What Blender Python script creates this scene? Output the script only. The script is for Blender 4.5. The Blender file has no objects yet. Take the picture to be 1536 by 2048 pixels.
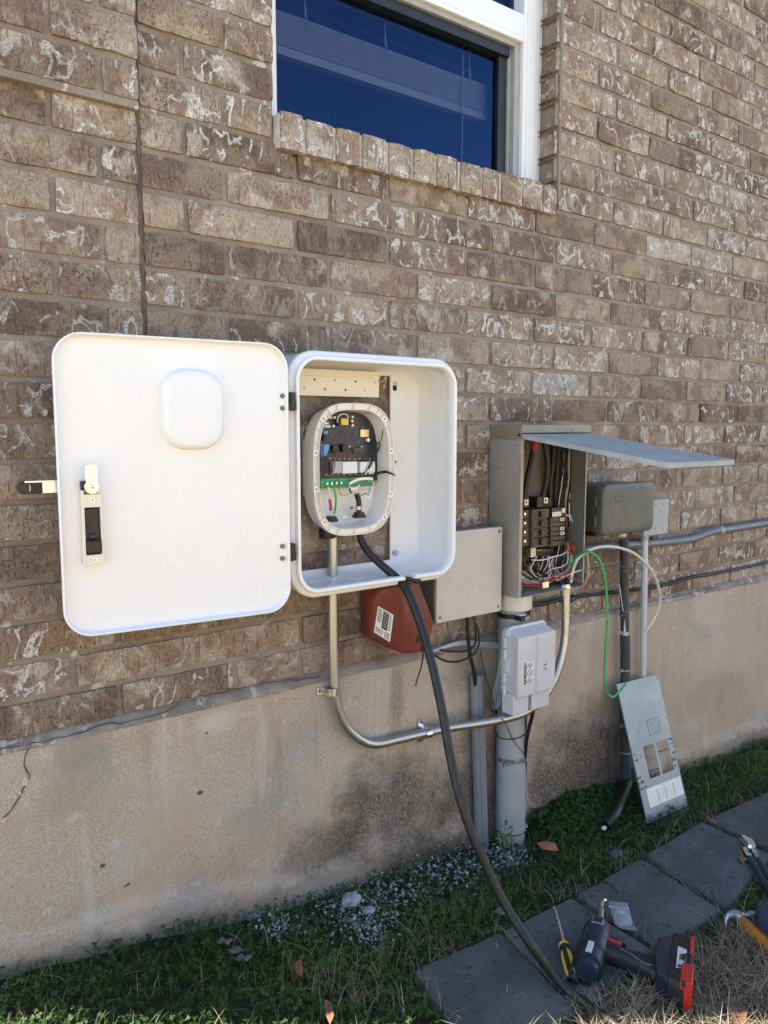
import bpy, math, random
from mathutils import Vector, Matrix, noise
R_ = math.radians
random.seed(7)
scn = bpy.context.scene
COL = scn.collection

# ------------------------------------------------------------------ camera, sky, sun, exposure
CAMZ, D, FPX, PITCH, YAW = 1.2, 1.525, 1550.0, R_(6.26), R_(36.7)
cam = bpy.data.cameras.new('camera'); cam.sensor_fit = 'VERTICAL'; cam.sensor_height = 24.0
cam.lens = FPX / 2048 * 24.0; cam.clip_start = 0.02; cam.clip_end = 400
co = bpy.data.objects.new('camera', cam); COL.objects.link(co)
co.location = (0, -D, CAMZ); co.rotation_euler = (R_(90) - PITCH, 0, -YAW)
scn.camera = co

SUN_DIR = Vector((-0.857, 0.515, 0)).normalized()      # towards the sun, on the ground: behind the house
SUN_EL = R_(40)
w = bpy.data.worlds.new('World'); scn.world = w; w.use_nodes = True
nt = w.node_tree; bg = nt.nodes['Background']
sky = nt.nodes.new('ShaderNodeTexSky'); sky.sky_type = 'NISHITA'; sky.sun_disc = False
sky.sun_elevation = SUN_EL; sky.sun_rotation = math.atan2(SUN_DIR.x, SUN_DIR.y)
sky.air_density = 1.0; sky.dust_density = 0.6; sky.ozone_density = 1.0
nt.links.new(sky.outputs[0], bg.inputs[0]); bg.inputs[1].default_value = 0.11
sl = bpy.data.lights.new('sun', 'SUN'); sl.energy = 5.0; sl.angle = R_(0.53); sl.color = (1.0, 0.93, 0.82)
so = bpy.data.objects.new('sun', sl); COL.objects.link(so)
sd = Vector((SUN_DIR.x * math.cos(SUN_EL), SUN_DIR.y * math.cos(SUN_EL), math.sin(SUN_EL)))
so.rotation_euler = sd.to_track_quat('Z', 'Y').to_euler(); so.location = (-3, 3, 8)
scn.view_settings.view_transform = 'Standard'; scn.view_settings.look = 'None'
scn.view_settings.gamma = 1.0; scn.view_settings.exposure = 2.0
scn.cycles.max_bounces = 10; scn.cycles.diffuse_bounces = 5; scn.cycles.transparent_max_bounces = 12
scn.cycles.use_denoising = True

# ------------------------------------------------------------------ measuring the place
def ray(px, py):
    x = (px - 768) / FPX; y = -(py - 1024) / FPX
    cp, sp = math.cos(PITCH), math.sin(PITCH)
    fh = cp + y * sp; up = -sp + y * cp
    return Vector((fh * math.sin(YAW) + x * math.cos(YAW), fh * math.cos(YAW) - x * math.sin(YAW), up))
def V(px, py, d=0.0):                      # the point at distance d in front of the wall face
    r = ray(px, py); t = (D - d) / r.y
    return Vector((r.x * t, -d, r.z * t + CAMZ))
HG = [(-6, .86), (0.0, .97), (.23, 1.01), (.78, 1.105), (1.365, 1.16), (2.1, 1.205), (3.12, 1.266), (6, 1.34), (14, 1.4)]
def gz(x, y=0):                            # ground height
    for (a, b), (c, d) in zip(HG, HG[1:]):
        if x <= c:
            t = max(0, min(1, (x - a) / (c - a))); h = b + (d - b) * t; break
    else: h = HG[-1][1]
    return CAMZ - h - 0.02 * max(0, min(1, (-y - .2) / 2.0))
def GP(px, py, lift=0.0):                  # the ground point seen there
    r = ray(px, py); t = 1.0
    for _ in range(60):
        p = Vector((r.x * t, -D + r.y * t, CAMZ + r.z * t)); t = (gz(p.x, p.y) + lift - CAMZ) / r.z * .5 + t * .5
    return Vector((r.x * t, -D + r.y * t, CAMZ + r.z * t))

# ------------------------------------------------------------------ mesh helpers
class Fr:                                  # a local frame: u, v, n -> world
    def __init__(s, O, U, Vv, N=None):
        s.O = Vector(O); s.U = Vector(U).normalized(); s.V = Vector(Vv); s.V = (s.V - s.U * s.V.dot(s.U)).normalized()
        s.N = Vector(N).normalized() if N is not None else s.U.cross(s.V)
    def __call__(s, p): return s.O + s.U * p[0] + s.V * p[1] + s.N * p[2]
WALLF = Fr((0, 0, 0), (1, 0, 0), (0, 0, 1), (0, -1, 0))   # u along the wall, v up, n out of the wall

def spline(pts, n=8):
    P = [Vector(p) for p in pts]
    if len(P) < 3: return P
    Q = [P[0] * 2 - P[1]] + P + [P[-1] * 2 - P[-2]]; out = []
    for i in range(1, len(Q) - 2):
        a, b, c, d = Q[i - 1:i + 3]
        for k in range(n):
            t = k / n
            out.append(0.5 * ((2 * b) + (c - a) * t + (2 * a - 5 * b + 4 * c - d) * t * t + (3 * b - a - 3 * c + d) * t ** 3))
    out.append(P[-1]); return out

class MB:
    def __init__(s, xf=None): s.v = []; s.f = []; s.m = []; s.xf = xf; s.col = None
    def add(s, vs, fs, mi=0):
        o = len(s.v)
        s.v += [Vector(s.xf(p)) if s.xf else Vector(p) for p in vs]
        s.f += [tuple(i + o for i in f) for f in fs]; s.m += [mi] * len(fs)
        return s
    def box(s, a, b, mi=0):
        x0, y0, z0 = a; x1, y1, z1 = b
        return s.add([(x0, y0, z0), (x1, y0, z0), (x1, y1, z0), (x0, y1, z0), (x0, y0, z1), (x1, y0, z1), (x1, y1, z1), (x0, y1, z1)],
                     [(0, 3, 2, 1), (4, 5, 6, 7), (0, 1, 5, 4), (1, 2, 6, 5), (2, 3, 7, 6), (3, 0, 4, 7)], mi)
    def loft(s, rings, mi=0, cap0=True, cap1=True):
        n = len(rings[0]); vs = [p for r in rings for p in r]; fs = []
        for k in range(len(rings) - 1):
            for i in range(n):
                j = (i + 1) % n; fs.append((k * n + i, k * n + j, (k + 1) * n + j, (k + 1) * n + i))
        if cap0: fs.append(tuple(reversed(range(n))))
        if cap1: fs.append(tuple((len(rings) - 1) * n + i for i in range(n)))
        return s.add(vs, fs, mi)
    def prism(s, poly, t0, t1, mi=0):
        return s.loft([[(u, v, t0) for u, v in poly], [(u, v, t1) for u, v in poly]], mi)
    def tube(s, pts, r, seg=8, mi=0, n=8, smooth=True):
        P = spline(pts, n) if smooth and len(pts) > 2 else [Vector(p) for p in pts]
        rr = r if callable(r) else (lambda t: r)
        T = []
        for i in range(len(P)):
            d = P[min(i + 1, len(P) - 1)] - P[max(i - 1, 0)]
            T.append(d.normalized() if d.length > 1e-9 else Vector((0, 0, 1)))
        u = T[0].orthogonal().normalized(); rings = []
        for i, p in enumerate(P):
            u = (u - T[i] * u.dot(T[i])).normalized(); v = T[i].cross(u); q = rr(i / max(1, len(P) - 1))
            rings.append([p + (u * math.cos(a) + v * math.sin(a)) * q for a in [2 * math.pi * k / seg for k in range(seg)]])
        return s.loft(rings, mi)
    def cyl(s, p0, p1, r0, r1=None, seg=16, mi=0):
        r1 = r0 if r1 is None else r1
        return s.tube([p0, p1], lambda t: r0 + (r1 - r0) * t, seg, mi, smooth=False)
    def lathe(s, p0, p1, prof, seg=20, mi=0):           # prof: (t along axis in metres, radius)
        p0 = Vector(p0); a = (Vector(p1) - p0).normalized(); u = a.orthogonal().normalized(); v = a.cross(u)
        return s.loft([[p0 + a * t + (u * math.cos(k) + v * math.sin(k)) * max(r, 1e-4) for k in [2 * math.pi * i / seg for i in range(seg)]] for t, r in prof], mi)
    def ball(s, c, r, mi=0, seg=10, rn=6):
        c = Vector(c); r = r if hasattr(r, '__len__') else (r, r, r)
        return s.loft([[(c.x + r[0] * math.sin(p) * math.cos(a), c.y + r[1] * math.sin(p) * math.sin(a), c.z + r[2] * math.cos(p)) for a in [2 * math.pi * i / seg for i in range(seg)]]
                       for p in [math.pi * (.02 + .96 * j / rn) for j in range(rn + 1)]], mi)
    def islands(s, tol):
        par = list(range(len(s.v)))
        def fd(a):
            while par[a] != a: par[a] = par[par[a]]; a = par[a]
            return a
        for f in s.f:
            for q in f[1:]: par[fd(f[0])] = fd(q)
        grp = {}
        for i in range(len(s.v)): grp.setdefault(fd(i), []).append(i)
        L = [(set(g), Vector([min(s.v[i][k] for i in g) - tol for k in range(3)]), Vector([max(s.v[i][k] for i in g) + tol for k in range(3)])) for g in grp.values()]
        ch = True
        while ch:                                # pieces whose boxes touch belong together
            ch = False
            for a in range(len(L)):
                for b in range(a + 1, len(L)):
                    if all(L[a][1][k] <= L[b][2][k] and L[b][1][k] <= L[a][2][k] for k in range(3)):
                        L[a] = (L[a][0] | L[b][0], Vector([min(L[a][1][k], L[b][1][k]) for k in range(3)]), Vector([max(L[a][2][k], L[b][2][k]) for k in range(3)])); L.pop(b); ch = True; break
                if ch: break
        out = []
        for g, _, _ in L:
            idx = sorted(g); mp = {v: i for i, v in enumerate(idx)}; m = MB(); m.v = [s.v[i] for i in idx]
            for f, mi in zip(s.f, s.m):
                if f[0] in g: m.f.append(tuple(mp[i] for i in f)); m.m.append(mi)
            out.append(m)
        return out
    def build(s, name, mats, parent=None, bevel=0, smooth=35, origin=None, seg=2, flat=False, split=None):
        if split is not None:
            r_ = [m.build(name, mats, parent, bevel, smooth, origin, seg, flat) for m in s.islands(split)]; return r_[0]
        me = bpy.data.meshes.new(name)
        if parent is not None: o0 = ROOTLOC[parent.name]
        elif origin is not None: o0 = Vector(origin)
        else:
            mn = Vector([min(p[i] for p in s.v) for i in range(3)]); mx = Vector([max(p[i] for p in s.v) for i in range(3)])
            o0 = Vector(((mn.x + mx.x) / 2, (mn.y + mx.y) / 2, mn.z))
        me.from_pydata([p - o0 for p in s.v], [], s.f)
        mats = mats if isinstance(mats, (list, tuple)) else [mats]
        for m in mats: me.materials.append(m)
        if len(mats) > 1: me.polygons.foreach_set('material_index', s.m)
        import bmesh
        bm = bmesh.new(); bm.from_mesh(me); bmesh.ops.recalc_face_normals(bm, faces=bm.faces); bm.to_mesh(me); bm.free()
        if not flat:
            me.polygons.foreach_set('use_smooth', [True] * len(me.polygons)); me.set_sharp_from_angle(angle=R_(smooth))
        if s.col:
            a = me.color_attributes.new('tone', 'FLOAT_COLOR', 'POINT'); a.data.foreach_set('color', [c for q in s.col for c in q])
        o = bpy.data.objects.new(name, me); COL.objects.link(o)
        if parent is not None: o.parent = parent
        else: o.location = o0
        ROOTLOC[o.name] = o0
        if bevel:
            b = o.modifiers.new('bevel', 'BEVEL'); b.width = bevel; b.segments = seg; b.limit_method = 'ANGLE'; b.angle_limit = R_(40)
        return o
ROOTLOC = {}
def tag(o, label, cat, group=None):
    o['label'] = label; o['category'] = cat
    if group: o['group'] = group
    return o
def root(name, label, cat, loc, group=None):
    o = bpy.data.objects.new(name, None); COL.objects.link(o); o.location = loc; o.empty_display_size = .05
    ROOTLOC[o.name] = Vector(loc); return tag(o, label, cat, group)
def struct(o, kind='structure'): o['kind'] = kind; return o

def rrect(x0, x1, z0, z1, r, n=6):
    out = []
    for cx, cz, a0 in ((x1 - r, z1 - r, 0), (x0 + r, z1 - r, 90), (x0 + r, z0 + r, 180), (x1 - r, z0 + r, 270)):
        for k in range(n + 1):
            a = R_(a0 + 90 * k / n); out.append((cx + r * math.cos(a), cz + r * math.sin(a)))
    return out
def rr3(x0, x1, z0, z1, r, t, n=6): return [(u, v, t) for u, v in rrect(x0, x1, z0, z1, max(r, 1e-4), n)]
def text_mb(mb, txt, size, fr, mi=0, thick=0.0004, sx=1.0, align='LEFT'):
    c = bpy.data.curves.new('t', 'FONT'); c.body = txt; c.size = size; c.extrude = thick / 2; c.align_x = align; c.fill_mode = 'BOTH'
    c.resolution_u = 2
    o = bpy.data.objects.new('t', c); COL.objects.link(o)
    dg = bpy.context.evaluated_depsgraph_get(); dg.update()
    me = bpy.data.meshes.new_from_object(o.evaluated_get(dg))
    vs = [fr((p.co.x * sx, p.co.y, p.co.z + thick / 2)) for p in me.vertices]; fs = [tuple(p.vertices) for p in me.polygons]
    xf = mb.xf; mb.xf = None; mb.add(vs, fs, mi); mb.xf = xf
    bpy.data.objects.remove(o); bpy.data.curves.remove(c); bpy.data.meshes.remove(me)

# ------------------------------------------------------------------ material helpers
class NT:
    def __init__(s, name):
        s.m = bpy.data.materials.new(name); s.m.use_nodes = True; s.t = s.m.node_tree
        s.b = s.t.nodes['Principled BSDF']; s.tc = s.t.nodes.new('ShaderNodeTexCoord'); s.out = s.t.nodes['Material Output']
    def n(s, kind, **kw):
        nd = s.t.nodes.new('ShaderNode' + kind)
        for k, v in kw.items(): setattr(nd, k, v)
        return nd
    def L(s, a, b): s.t.links.new(a, b)
    def inp(s, nd, i, v):
        if hasattr(v, 'is_linked'): s.L(v, nd.inputs[i])
        else: nd.inputs[i].default_value = v
    def noise(s, scale, detail=3, rough=.5, vec=None, w=None, dist=0.0, out='Fac'):
        nd = s.n('TexNoise'); nd.inputs['Scale'].default_value = scale; nd.inputs['Detail'].default_value = detail
        nd.inputs['Roughness'].default_value = rough; nd.inputs['Distortion'].default_value = dist
        if w is not None: nd.noise_dimensions = '4D'; s.inp(nd, 'W', w)
        s.L(vec if vec is not None else s.tc.outputs['Object'], nd.inputs['Vector']); return nd.outputs[out]
    def vor(s, scale, vec=None, feature='F1', rnd=1.0, out='Distance'):
        nd = s.n('TexVoronoi', feature=feature); nd.inputs['Scale'].default_value = scale; nd.inputs['Randomness'].default_value = rnd
        s.L(vec if vec is not None else s.tc.outputs['Object'], nd.inputs['Vector']); return nd.outputs[out]
    def map(s, scale=(1, 1, 1), rot=(0, 0, 0), loc=(0, 0, 0), vec=None):
        nd = s.n('Mapping'); nd.inputs['Scale'].default_value = scale; nd.inputs['Rotation'].default_value = rot; nd.inputs['Location'].default_value = loc
        s.L(vec if vec is not None else s.tc.outputs['Object'], nd.inputs['Vector']); return nd.outputs[0]
    def math(s, op, a, b=0.0, clamp=False):
        nd = s.n('Math', operation=op, use_clamp=clamp); s.inp(nd, 0, a); s.inp(nd, 1, b); return nd.outputs[0]
    def step(s, x, lo, hi, a=0.0, b=1.0):
        nd = s.n('MapRange', interpolation_type='SMOOTHSTEP'); s.inp(nd, 0, x)
        for i, v in zip((1, 2, 3, 4), (lo, hi, a, b)): nd.inputs[i].default_value = v
        return nd.outputs[0]
    def mix(s, f, a, b, mode='MIX'):
        nd = s.n('MixRGB', blend_type=mode); s.inp(nd, 0, f)
        for i, v in ((1, a), (2, b)):
            if hasattr(v, 'is_linked'): s.L(v, nd.inputs[i])
            else: nd.inputs[i].default_value = (*v, 1) if len(v) == 3 else v
        return nd.outputs[0]
    def sep(s, vec=None):
        nd = s.n('SeparateXYZ'); s.L(vec if vec is not None else s.tc.outputs['Object'], nd.inputs[0]); return nd.outputs
    def bump(s, h, strength=.5, dist=.002, prev=None):
        nd = s.n('Bump'); nd.inputs['Strength'].default_value = strength; nd.inputs['Distance'].default_value = dist
        s.L(h, nd.inputs['Height'])
        if prev is not None: s.L(prev, nd.inputs['Normal'])
        return nd.outputs[0]
    def fin(s, color=None, rough=None, metal=None, normal=None, spec=None):
        if color is not None: s.inp(s.b, 'Base Color', color if hasattr(color, 'is_linked') else (*color, 1))
        if rough is not None: s.inp(s.b, 'Roughness', rough)
        if metal is not None: s.inp(s.b, 'Metallic', metal)
        if spec is not None: s.inp(s.b, 'Specular IOR Level', spec)
        if normal is not None: s.L(normal, s.b.inputs['Normal'])
        return s.m

def surf(name, base, rough=.5, metal=0.0, var=.12, vs=25, dirt=0.0, dirtcol=(.1, .08, .06), bump=.08, bs=400, bd=.0006, spec=.5, rvar=.1):
    g = NT(name)
    n1 = g.noise(vs, 5, .6); c = g.mix(g.step(n1, .3, .7), tuple(x * (1 - var) for x in base), tuple(min(1, x * (1 + var)) for x in base))
    if dirt:
        d1 = g.step(g.noise(vs * 1.7, 6, .7, dist=.6), .56, .72, 0, dirt); c = g.mix(d1, c, dirtcol)
        d2 = g.step(g.noise(vs * 14, 2, .5), .68, .74, 0, dirt); c = g.mix(d2, c, dirtcol)
    rr = g.step(g.noise(vs * 2.3, 4), .25, .75, max(.02, rough - rvar), min(1, rough + rvar))
    return g.fin(c, rr, metal, g.bump(g.noise(bs, 3), bump, bd), spec)

M = {}
M['white'] = surf('white_plastic', (.79, .79, .785), .3, var=.012, vs=5, bump=.0, dirt=.05, dirtcol=(.62, .60, .56), rvar=.05)
M['white2'] = surf('cream_plastic', (.80, .77, .71), .38, var=.02, bump=.0, dirt=.0, dirtcol=(.4, .35, .3))
M['cream'] = surf('cream_steel', (.74, .69, .58), .4, var=.02, vs=8, bump=.0)
M['zinc'] = surf('galvanized_steel', (.47, .47, .46), .36, .9, var=.05, vs=30, bump=.03, bs=150, rvar=.04, dirt=.05, dirtcol=(.45, .43, .38))
M['bright'] = surf('bright_zinc', (.74, .76, .78), .22, 1.0, var=.1, bump=.05)
M['black'] = surf('black_plastic', (.010, .010, .011), .42, var=.2, bump=.15)
M['rubber'] = surf('black_rubber', (.010, .0095, .009), .5, var=.25, vs=40, bump=.2, bs=500, dirt=.2, dirtcol=(.05, .045, .04))
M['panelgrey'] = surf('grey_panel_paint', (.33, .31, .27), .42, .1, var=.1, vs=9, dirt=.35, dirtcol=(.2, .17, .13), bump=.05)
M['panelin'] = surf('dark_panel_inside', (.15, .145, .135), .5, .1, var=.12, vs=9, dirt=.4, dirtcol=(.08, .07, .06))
M['lid'] = surf('weathered_lid_paint', (.33, .37, .38), .5, .0, var=.12, vs=14, dirt=.5, dirtcol=(.14, .15, .15), bump=.1)
M['cover'] = surf('grey_cover_paint', (.26, .315, .35), .38, .1, var=.07, vs=7, dirt=.25, dirtcol=(.13, .13, .13), bump=.05)
M['jbox'] = surf('light_grey_pvc', (.50, .485, .445), .45, var=.05, vs=12, dirt=.12, dirtcol=(.5, .48, .42), bump=.06)
M['nid'] = surf('pale_grey_plastic', (.53, .54, .56), .4, var=.05, vs=14, dirt=.1, dirtcol=(.25, .25, .25), bump=.08)
M['pvc'] = surf('grey_pvc', (.33, .345, .36), .42, var=.08, vs=12, dirt=.3, dirtcol=(.2, .19, .17), bump=.05)
M['pvcd'] = surf('dark_grey_pvc', (.14, .15, .17), .4, var=.1, vs=12, dirt=.25, dirtcol=(.13, .12, .11))
M['pvcw'] = surf('white_grey_pvc', (.52, .545, .58), .35, var=.04, vs=14, dirt=.12, dirtcol=(.3, .28, .26))
M['ivory'] = surf('ivory_pvc', (.62, .60, .53), .4, var=.05, dirt=.15)
M['corr'] = surf('corrugated_grey', (.055, .058, .065), .5, var=.15, dirt=.2, dirtcol=(.16, .15, .14))
M['dark'] = surf('dark_grey_box_plastic', (.078, .084, .085), .42, var=.06, vs=20, bump=.08, bs=700)
M['redbox'] = surf('faded_red_plastic', (.16, .032, .022), .5, var=.16, vs=9, dirt=.25, dirtcol=(.35, .16, .12), bump=.15)
M['wred'] = surf('red_insulation', (.45, .03, .045), .35)
M['wgreen'] = surf('green_insulation', (.03, .36, .10), .33)
M['wwhite'] = surf('white_insulation', (.66, .65, .61), .4, var=.08, vs=60)
M['wtan'] = surf('tan_insulation', (.42, .33, .2), .45, var=.1)
M['wblue'] = surf('blue_insulation', (.04, .1, .3), .4)
M['wyel'] = surf('yellow_insulation', (.65, .5, .1), .4)
M['red'] = surf('bright_red_plastic', (.42, .022, .014), .35, var=.08)
M['label'] = surf('white_label', (.74, .74, .72), .5, var=.03, bump=.02)
M['ink'] = surf('black_ink', (.015, .015, .018), .6, var=.1, bump=.01)
M['pcb'] = surf('dark_circuit_board', (.022, .02, .032), .35, var=.5, vs=120, bump=.3, bs=900)
M['tgreen'] = surf('green_terminal', (.035, .26, .12), .4)
M['chip'] = surf('grey_chip', (.4, .41, .43), .35, var=.05)
M['gold'] = surf('gold_shield', (.6, .52, .33), .3, .8)
M['yellow'] = surf('yellow_tape', (.72, .5, .05), .4)
M['cblue'] = surf('light_blue_capacitor', (.1, .33, .6), .4)
M['screwd'] = surf('dark_screw', (.22, .22, .23), .35, .9)
M['brk'] = surf('breaker_black', (.018, .017, .017), .35, var=.2, bump=.1)
M['brk2'] = surf('breaker_brown', (.065, .056, .047), .45, var=.15)
M['alu'] = surf('aluminium', (.5, .49, .46), .35, .9)
M['vinyl'] = surf('white_window_vinyl', (.78, .80, .83), .35, var=.02, vs=5, dirt=.04, dirtcol=(.4, .4, .4), bump=.03)
M['vgrey'] = surf('grey_sash_track', (.33, .33, .32), .5, var=.08)
M['blind'] = surf('white_blind', (.75, .75, .72), .5, var=.03)
M['room'] = surf('dark_room', (.03, .03, .035), .8)
M['blueplastic'] = surf('dark_blue_tool_plastic', (.008, .015, .034), .42, var=.12, bump=.25, bs=900)
M['toolblack'] = surf('tool_black_rubber', (.008, .008, .009), .6, var=.2, bump=.3, bs=700)
M['orangebrown'] = surf('amber_handle', (.36, .15, .02), .4, var=.12)
M['steel'] = surf('dull_steel', (.36, .36, .35), .38, .9, var=.15, vs=60, dirt=.2, dirtcol=(.2, .12, .08))
M['navy'] = surf('navy_canvas', (.025, .032, .055), .8, var=.2, bump=.6, bs=900)
M['leaf'] = surf('brown_leaf', (.17, .075, .035), .7, var=.35, vs=40, bump=.4)
M['leaf2'] = surf('tan_leaf', (.24, .14, .05), .7, var=.3, vs=40, bump=.4)
M['stone'] = surf('whitewashed_stone', (.33, .34, .36), .8, var=.2, vs=25, bump=.6, bs=120, dirt=.3)
M['greyleaf'] = surf('grey_dead_leaf', (.10, .095, .09), .8, var=.3, vs=40, bump=.4)
M['chipm'] = surf('broken_plaster', (.52, .45, .37), .9, var=.2, vs=60, bump=.5)
M['tile'] = surf('terracotta_shard', (.34, .13, .08), .7, var=.2, dirt=.3, bump=.3)
M['twine'] = surf('blue_twine', (.12, .3, .36), .7)
M['roof'] = surf('roof_shingle', (.12, .11, .10), .8, var=.3, vs=20, bump=.5, bs=80)
M['caulk'] = surf('brown_caulk', (.10, .072, .055), .8, var=.25, vs=30, bump=.5, bs=150)

# --- brick: per-brick tone in the vertex attribute, curved white mortar smears, scratches and pits
def brick_mat():
    g = NT('tumbled_brick')
    at = g.n('Attribute', attribute_name='tone'); sp = g.n('SeparateColor'); g.L(at.outputs['Color'], sp.inputs[0])
    tone, smear, rnd = sp.outputs[0], sp.outputs[1], sp.outputs[2]
    W = g.math('MULTIPLY', rnd, 60.0)
    c = g.mix(tone, (.195, .145, .106), (.345, .278, .208))
    blotch = g.step(g.noise(11, 5, .65, w=W, dist=.5), .46, .56)
    c = g.mix(g.math('MULTIPLY', blotch, .8), c, g.mix(tone, (.105, .068, .05), (.235, .165, .12)))
    c = g.mix(g.step(g.noise(14, 2, .5, w=g.math('ADD', W, 7.0)), .58, .68, 0, .7), c, (.43, .375, .31))
    fine = g.noise(230, 4, .75, vec=g.map((1.0, 1.0, .55))); c = g.mix(g.step(fine, .28, .72), c, g.mix(.0, c, c), 'MIX')
    c = g.mix(.75, c, g.mix(g.step(fine, .3, .7), (.32, .32, .32), (.76, .76, .76)), 'OVERLAY')
    # dark pits, fewer on some bricks
    pitm = g.step(g.noise(11, 2, .5, w=g.math('ADD', W, 21.0)), .40, .58)
    pits = g.step(g.noise(260, 2, .6, dist=.5), .60, .66)
    pit = g.math('MULTIPLY', pits, pitm)
    c = g.mix(g.math('MULTIPLY', pit, .8), c, (.05, .03, .024))
    # vertical wire-cut scratches
    scr = g.step(g.noise(150, 2, .5, vec=g.map((1, 1, .14)), dist=.8), .62, .68)
    c = g.mix(g.math('MULTIPLY', scr, .45), c, (.07, .045, .032))
    # white smears: contour lines of a noise, broken into short curved strokes
    mp = g.map((1.0, 1.0, .62), rot=(0, .45, 0))
    n1 = g.noise(21, 1.5, .4, vec=mp, w=W, dist=.9)
    ridge = g.math('ABSOLUTE', g.math('SUBTRACT', n1, .5))
    n2 = g.noise(24, 2, .5, w=g.math('ADD', W, 33.0))
    wd = g.math('ADD', g.noise(120, 3, .7), -.5)
    edge = g.math('ADD', ridge, g.math('MULTIPLY', wd, .085))
    stroke = g.math('MULTIPLY', g.step(edge, .036, .022), g.step(n2, .455, .50))
    pm = g.step(g.math('ADD', g.noise(30, 4, .6, w=g.math('ADD', W, 50.0), dist=.8), g.math('MULTIPLY', g.math('SUBTRACT', smear, .5), .16)), .64, .67)
    sm = g.math('MULTIPLY', g.math('MAXIMUM', stroke, g.math('MULTIPLY', pm, .8)), g.step(smear, .0, .55), clamp=True)
    brk = g.math('MULTIPLY', g.step(g.noise(300, 4, .75), .32, .56), g.step(g.noise(45, 4, .7), .30, .55, .35, 1.0))
    sm = g.math('MULTIPLY', sm, brk)
    sm = g.math('MULTIPLY', sm, 1.5, clamp=True)
    wash = g.math('MULTIPLY', g.step(g.noise(20, 4, .6, w=g.math('ADD', W, 70.0)), .35, .7), g.step(smear, .90, .99))
    c = g.mix(g.math('MULTIPLY', wash, .7), c, (.50, .485, .455))
    c = g.mix(g.math('MULTIPLY', sm, .9), c, g.mix(g.noise(60, 2), (.50, .465, .42), (.84, .83, .81)))
    h = g.math('ADD', g.math('MULTIPLY', g.noise(55, 5, .65), .6), g.math('MULTIPLY', fine, .35))
    h = g.math('SUBTRACT', h, g.math('MULTIPLY', g.math('MAXIMUM', pit, scr), .5))
    h = g.math('ADD', h, g.math('MULTIPLY', sm, .75))
    return g.fin(c, .88, 0, g.bump(h, .85, .0032), .25)
def mortar_mat():
    g = NT('sandy_mortar')
    z = g.sep()[2]
    c = g.mix(g.step(g.noise(8, 4, .6), .35, .65), (.27, .225, .18), (.36, .31, .255))
    c = g.mix(g.step(g.noise(330, 3, .7), .35, .7, 0, .5), c, (.12, .09, .07))
    c = g.mix(g.step(g.noise(30, 5, .65, dist=.5), .60, .68, 0, .8), c, (.60, .56, .51))
    h = g.math('ADD', g.noise(420, 3, .7), g.math('MULTIPLY', g.noise(45, 4), 1.2))
    return g.fin(c, .92, 0, g.bump(h, .8, .0025), .2)
M['brick'] = brick_mat(); M['mortar'] = mortar_mat(); M['pale'] = surf('pale_mortar', (.5, .47, .43), .9, var=.2, vs=40, bump=.5, bs=200, bd=.002)

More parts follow.
